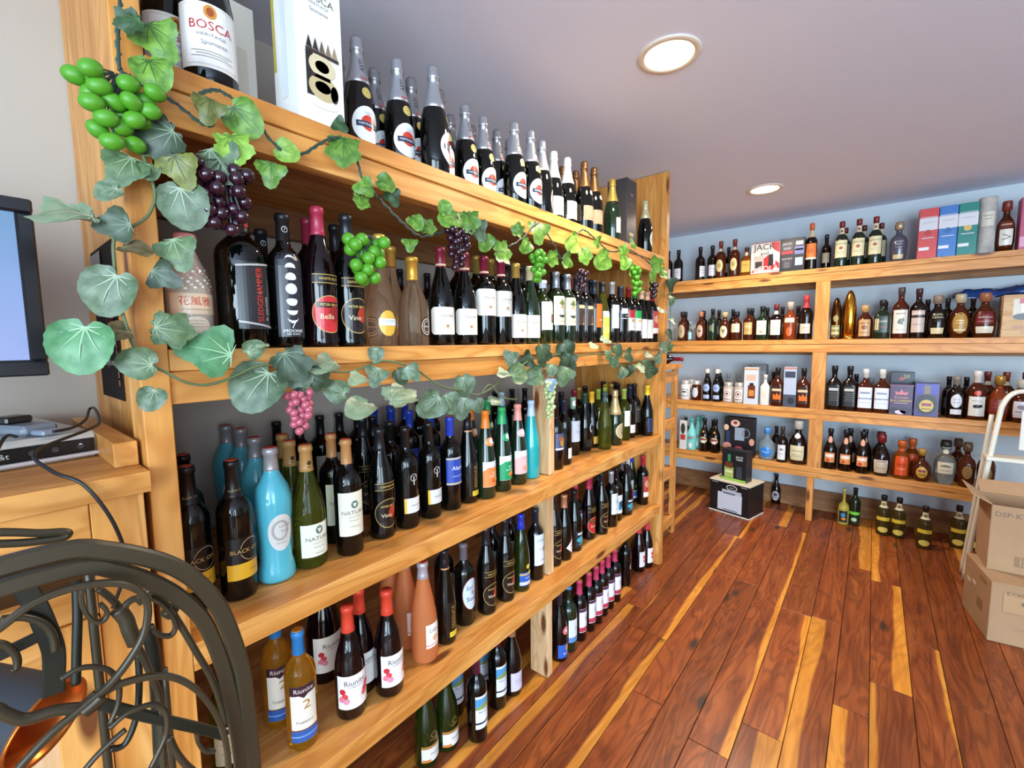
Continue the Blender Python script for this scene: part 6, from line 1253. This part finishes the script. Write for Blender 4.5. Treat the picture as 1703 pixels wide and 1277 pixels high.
link('front_print', print_mesh('front_print', [('R', -.0, 0, .36, .022, '#0d0d10'), ('T', 'at&t', .014, .06, 0, '#b9b9b4'), ('E', .10, 0, .005, .005, '#3c3c42'), ('E', .13, 0, .005, .005, '#3c3c42'), ('E', .165, 0, .005, .005, '#3c3c42'), ('R', .165, .004, .004, .002, '#e0e0e0')], lambda u, v, e: (.0024+e, u, v)), fp)
box('trim_strip', (.1853, -.24, .004), (.192, .145, .011), mat('#dcdde2', .2, metal=.4), tv, bev=.002)
dg_ = bpy.data.objects.new('cable_adapter', None); C.objects.link(dg_); dg_.location = (-1.25, .055, CT+.0515); dg_.rotation_euler = (0, 0, math.radians(25)); tag(dg_, 'small grey plastic adapter lying on the set-top box', 'adapter')
box('housing', (-.05, -.025, 0), (.05, .03, .02), mat('#77808c', .4), dg_, bev=.006); box('clip', (-.045, -.018, .0205), (-.005, .022, .034), mat('#17181b', .3), dg_, bev=.003)
box('plug_tip', (.051, -.016, .002), (.085, .018, .012), mat('#8892a4', .35), dg_, bev=.003)
cord = mat('#17171a', .4)
tag(tube_obj('power_cord', [(-1.165, .09, 1.276), (-1.19, .118, 1.276), (-1.3, .15, 1.276), (-1.42, .172, 1.285), (-1.38, .176, 1.29), (-1.25, .165, 1.278), (-1.14, .14, 1.278), (-1.06, .06, 1.26), (-.985, .07, 1.238), (-.955, .10, 1.215), (-.945, .125, 1.16), (-.95, .14, 1.10), (-.955, .145, 1.06), (-.955, .132, 1.03), (-.955, .12, 1.0)], .0028, cord, seg=8, n=8), 'thin black cord looping off the set-top box down the cabinet', 'cord')
tag(tube_obj('power_cord', [(-1.19, .045, 1.271), (-1.14, .03, 1.278), (-1.07, .005, 1.24), (-1.02, -.03, 1.221), (-1.01, -.1, 1.221), (-1.05, -.25, 1.221)], .0028, cord, seg=8, n=8), 'thin black cord running off the frame edge from the adapter', 'cord')
po = box('poster', (-1.515, .2125, 1.31), (-1.275, .2145, 1.66), mat('#231d1c', .8, spec=.1)); tag(po, 'dark poster with red handwriting on the shelf end panel', 'poster')
def script_line(pts, w_, col):
    out = []
    for a, b in zip(pts, pts[1:]):
        dx, dy = b[0]-a[0], b[1]-a[1]; L = math.hypot(dx, dy) or 1; nx, ny = -dy/L*w_, dx/L*w_; ex, ey = dx/L*w_*.5, dy/L*w_*.5
        out.append(('P', [(a[0]-ex+nx, a[1]-ey+ny+1e-6), (b[0]+ex+nx+1e-6, b[1]+ey+ny), (b[0]+ex-nx, b[1]+ey-ny-1e-6), (a[0]-ex-nx-1e-6, a[1]-ey-ny)], col))
    return out
sig = smooth_path([(.0, .02, 0), (.03, .09, 0), (.07, .10, 0), (.07, .05, 0), (.03, .01, 0), (.05, -.01, 0), (.07, .01, 0), (.075, -.02, 0), (.085, .03, 0), (.09, -.02, 0), (.095, .05, 0), (.1, -.06, 0), (.102, -.14, 0)], 4)
link('lettering', print_mesh('lettering', script_line([(p.x, p.y) for p in sig], .0045, '#b8433c')+[('T', 'wines you want', .024, .01, -.09, '#b9b2ac'), ('R', -.05, .14, .12, .05, '#6f6a6c')], lambda u, v, e: (u, -.0011-e, v)), po)
# ================================================================== wrought iron rack in the foreground
IR = mat('#393122', .34, metal=.15); IR2 = mat('#1c1e14', .42, metal=.1)
ir = bpy.data.objects.new('iron_wine_rack', None); C.objects.link(ir); tag(ir, 'dark green wrought iron wine rack with arched rails and scrolls', 'wine rack')
for nm, pts, wd in IRON:
    if wd[0] == 'r': tube_obj(nm, pts, wd[1], IR if nm != 'bar' else IR2, ir, seg=10, n=6)
    else: tube_obj(nm, pts, 0, IR if nm != 'strap' else IR2, ir, flat=(wd[1], wd[2]), fixed=(1, 0, 0), n=6)
# vessel with copper inside held by the rack
vs_ = bpy.data.objects.new('copper_lined_vase', None); C.objects.link(vs_); vs_.matrix_world = Matrix.Translation(VASE[0]) @ Vector(VASE[1]).to_track_quat('Z', 'Y').to_matrix().to_4x4()
tag(vs_, 'dark grey vase with copper rim lying in the iron rack', 'vase')
V, Fc = [], []; n = 40
def shell(name, prof, m):
    V, Fc = [], []
    for r, z in prof: V.extend([(r*math.cos(2*math.pi*i/n), r*math.sin(2*math.pi*i/n), z) for i in range(n)])
    for j in range(len(prof)-1):
        for i in range(n): Fc.append((j*n+i, j*n+(i+1) % n, (j+1)*n+(i+1) % n, (j+1)*n+i))
    link(name, new_mesh(name, V, Fc, [m], smooth=True), vs_)
shell('outer_wall', [(.0005, -.2), (.032, -.2), (.038, -.19), (.041, -.1), (.045, -.02), (.046, -.003)], mat('#34383f', .55))
shell('copper_lining', [(.046, -.003), (.0475, 0), (.046, .0015), (.043, -.001), (.040, -.02), (.032, -.07), (.016, -.085), (.0005, -.087)], mat('#c8702e', .3, metal=.8))
# ================================================================== grape-vine garlands
def leaf_mesh(kind, col, vein):
    lobes = 5; pts = []; n = 34
    for i in range(n+1):
        a = -math.pi*.93+2*math.pi*.93*i/n      # 0 = tip direction
        if kind == 0: r = .40+.10*math.cos(3.4*a)+.07*max(0, math.cos(a))+(.025 if i % 2 else 0)
        elif kind == 1: r = .44+.03*math.cos(3*a)+.05*max(0, math.cos(a))+(.012 if i % 2 else 0)
        else: r = .36+.12*math.cos(2.9*a)**2+.10*max(0, math.cos(a))+(.03 if i % 2 else -.01)
        pts.append((r*math.cos(a)+.12, r*math.sin(a)))
    def z(x_, y_): return .16*abs(y_)-.10*(x_-.12)**2*1.6+.05*math.sin(9*x_+4*y_)*.6+.03*math.cos(13*y_)
    base = (-.16, 0); V = [(base[0], base[1], z(*base))]; rings = 3
    for j in range(1, rings+1):
        for p in pts:
            x_ = base[0]+(p[0]-base[0])*j/rings; y_ = p[1]*j/rings; V.append((x_, y_, z(x_, y_)))
    N = len(pts); Fc = [(0, 1+i, 2+i) for i in range(N-1)]
    for j in range(rings-1):
        for i in range(N-1): a = 1+j*N+i; Fc.append((a, a+N, a+N+1, a+1))
    fm = [0]*len(Fc)
    for ang in (0, .55, -.55, 1.15, -1.15, 1.75, -1.75):
        L = (.50 if ang == 0 else .36 if abs(ang) < 1 else .27 if abs(ang) < 1.5 else .17); prev = None
        for s_ in range(5):
            t = s_/4; x_ = base[0]+L*1.25*t*math.cos(ang); y_ = L*1.25*t*math.sin(ang); wv = .012*(1-t)+.003
            b0 = len(V); V += [(x_-wv*math.sin(ang), y_+wv*math.cos(ang), z(x_, y_)+.008), (x_+wv*math.sin(ang), y_-wv*math.cos(ang), z(x_, y_)+.008)]
            if prev is not None: Fc.append((prev, prev+1, b0+1, b0)); fm.append(1)
            prev = b0
    return new_mesh('leaf', V, Fc, [col, vein], fm, smooth=True)
def leafm(c1, c2, rough=.45):
    m, nt, b = pbsdf('leaf_'+c1.lstrip('#')); q = NB(nt); tc = q.n('ShaderNodeTexCoord'); oi = q.n('ShaderNodeObjectInfo')
    nn = q.n('ShaderNodeTexNoise', i_Scale=5.0, i_Detail=3.0); q.l(tc.outputs['Object'], nn.inputs['Vector'])
    hs = q.n('ShaderNodeHueSaturation'); q.l(q.math('MULTIPLY_ADD', oi.outputs['Random'], .35, .82), hs.inputs['Value']); q.l(q.ramp(nn.outputs[0], [(.35, c1), (.65, c2)]), hs.inputs['Color'])
    q.l(hs.outputs[0], b.inputs['Base Color']); b.inputs['Roughness'].default_value = rough; return m
LCOL = dict(b=('#3f6a20', '#6c9432', '#35591c'), y=('#6f9a34', '#93b84a', '#52782a'), e=('#1e3a1b', '#2d5024', '#466a36'), o=('#565f28', '#747838', '#434c20'), g=('#41583a', '#5d744c', '#8ea37e'), d=('#283a26', '#3a4e34', '#6c8062'), s=('#475b42', '#667a5e', '#98a88e'), p=('#76896a', '#8d9b7a', '#a6b192'), m=('#3f764a', '#5d8f60', '#93b78e'), w=('#54492e', '#6f6242', '#87805e'), u=('#5c7f9c', '#7a9ab4', '#90a8ba'))
LMESH = {}
def garland(name, label, leaves, stems, srad, scol, clusters):
    g = bpy.data.objects.new(name, None); C.objects.link(g); tag(g, label, 'garland')
    for s_ in stems: tube_obj('vine', s_, srad, scol, g, seg=6, n=8)
    if name == 'grape_light_garland':
        for s_ in stems:       # second strand of the twisted wire
            P = smooth_path(s_, 14); Q = []
            for i, p in enumerate(P): Q.append(p+Vector((0, math.cos(i*1.1), math.sin(i*1.1)))*.0035)
            tube_obj('vine', Q, .0018, mat('#3a5a4a', .5), g, seg=5, n=1)
    rn = random.Random(len(leaves))
    for i, (p, s_, ang, c) in enumerate(leaves):
        k = (i % 3 if c not in 'ms' else 1 if i % 2 else 0, c)
        if k not in LMESH: LMESH[k] = leaf_mesh(k[0], leafm(*LCOL[c][:2]), mat(LCOL[c][2], .5))
        a = math.radians(ang); tip = Vector((0, math.cos(a), -math.sin(a)))
        nrm = Vector((1, -.38+rn.uniform(-.3, .3), rn.uniform(-.25, .45))).normalized()
        if c in 'pw': nrm = Vector((.55, -.2, .8)).normalized()
        tip = (tip-nrm*tip.dot(nrm)).normalized(); bi = nrm.cross(tip)
        o = link('leaf', LMESH[k], g)
        M = Matrix((tip, bi, nrm)).transposed().to_4x4(); sc_ = s_*1.08
        o.matrix_world = Matrix.Translation(Vector(p)) @ M @ Matrix.Diagonal((sc_, sc_, sc_*rn.uniform(.7, 1.5), 1))
    GC = dict(lime=mat('#4f9420', .42), plum=mat('#2a0c1c', .18, coat=.4), black=mat('#15101a', .2, coat=.5), rose=mat('#b4596a', .3, coat=.3), pale=mat('#b4c088', .4))
    for ci, (p, w_, h_, n_, c, gd) in enumerate(clusters):
        rn = random.Random(ci+40); cl = bpy.data.objects.new('grape_cluster', None); C.objects.link(cl); cl.parent = g; cl.location = p
        cl['label'] = dict(lime='bright green grape cluster', plum='dark plum grape cluster', black='black grape cluster', rose='pink grape cluster', pale='pale green grape cluster')[c]
        bm = bmesh.new(); bmesh.ops.create_uvsphere(bm, u_segments=14, v_segments=9, radius=gd/2)
        if ci == 0 and c == 'lime': bmesh.ops.scale(bm, vec=(.92, 1.18, .95), verts=bm.verts)
        me = bpy.data.meshes.new('grape'); bm.to_mesh(me); bm.free(); me.materials.append(GC[c])
        for q_ in me.polygons: q_.use_smooth = True
        pos = []; tries = 0
        while len(pos) < n_ and tries < 4000:
            tries += 1; t = rn.random()**.9; z_ = h_*(.42-.92*t); hw = (w_/2-gd*.25)*(1-.55*t)
            q_ = Vector((rn.uniform(-.28, .5)*min(hw, gd*2.2), rn.uniform(-1, 1)*hw, z_))
            if all((q_-o_).length > gd*(.8 if gd > .02 else .66) for o_ in pos): pos.append(q_)
        top = Vector((0, 0, h_*.5))
        for q_ in pos:
            link('grape', me, cl, q_, (rn.uniform(-.6, .6), rn.uniform(-.5, .5), rn.uniform(-.5, .5)))
        V, Fc = [], []
        for q_ in pos:
            v_, f_ = tube([top+q_*.08, (top+q_)/2+Vector((0, 0, .12*h_*.3)), q_], max(.0012, gd*.055), seg=5, n=2); b0 = len(V); V += v_; Fc += [tuple(b0+i for i in f) for f in f_]
        link('stalk', new_mesh('stalk', V, Fc, [mat('#39463f', .5)]), cl)
garland('grape_light_garland', 'twisted wire garland of bright green leaves and grapes along top shelf', LEAVES_UP, STEM_UP, .0026, mat('#2c3a34', .5), CLUSTERS[:8])
garland('ivy_garland', 'dusty green vine garland along eye-level shelf and down the posts', LEAVES_LOW, STEM_LOW, .0028, mat('#5c6a44', .55), CLUSTERS[8:])
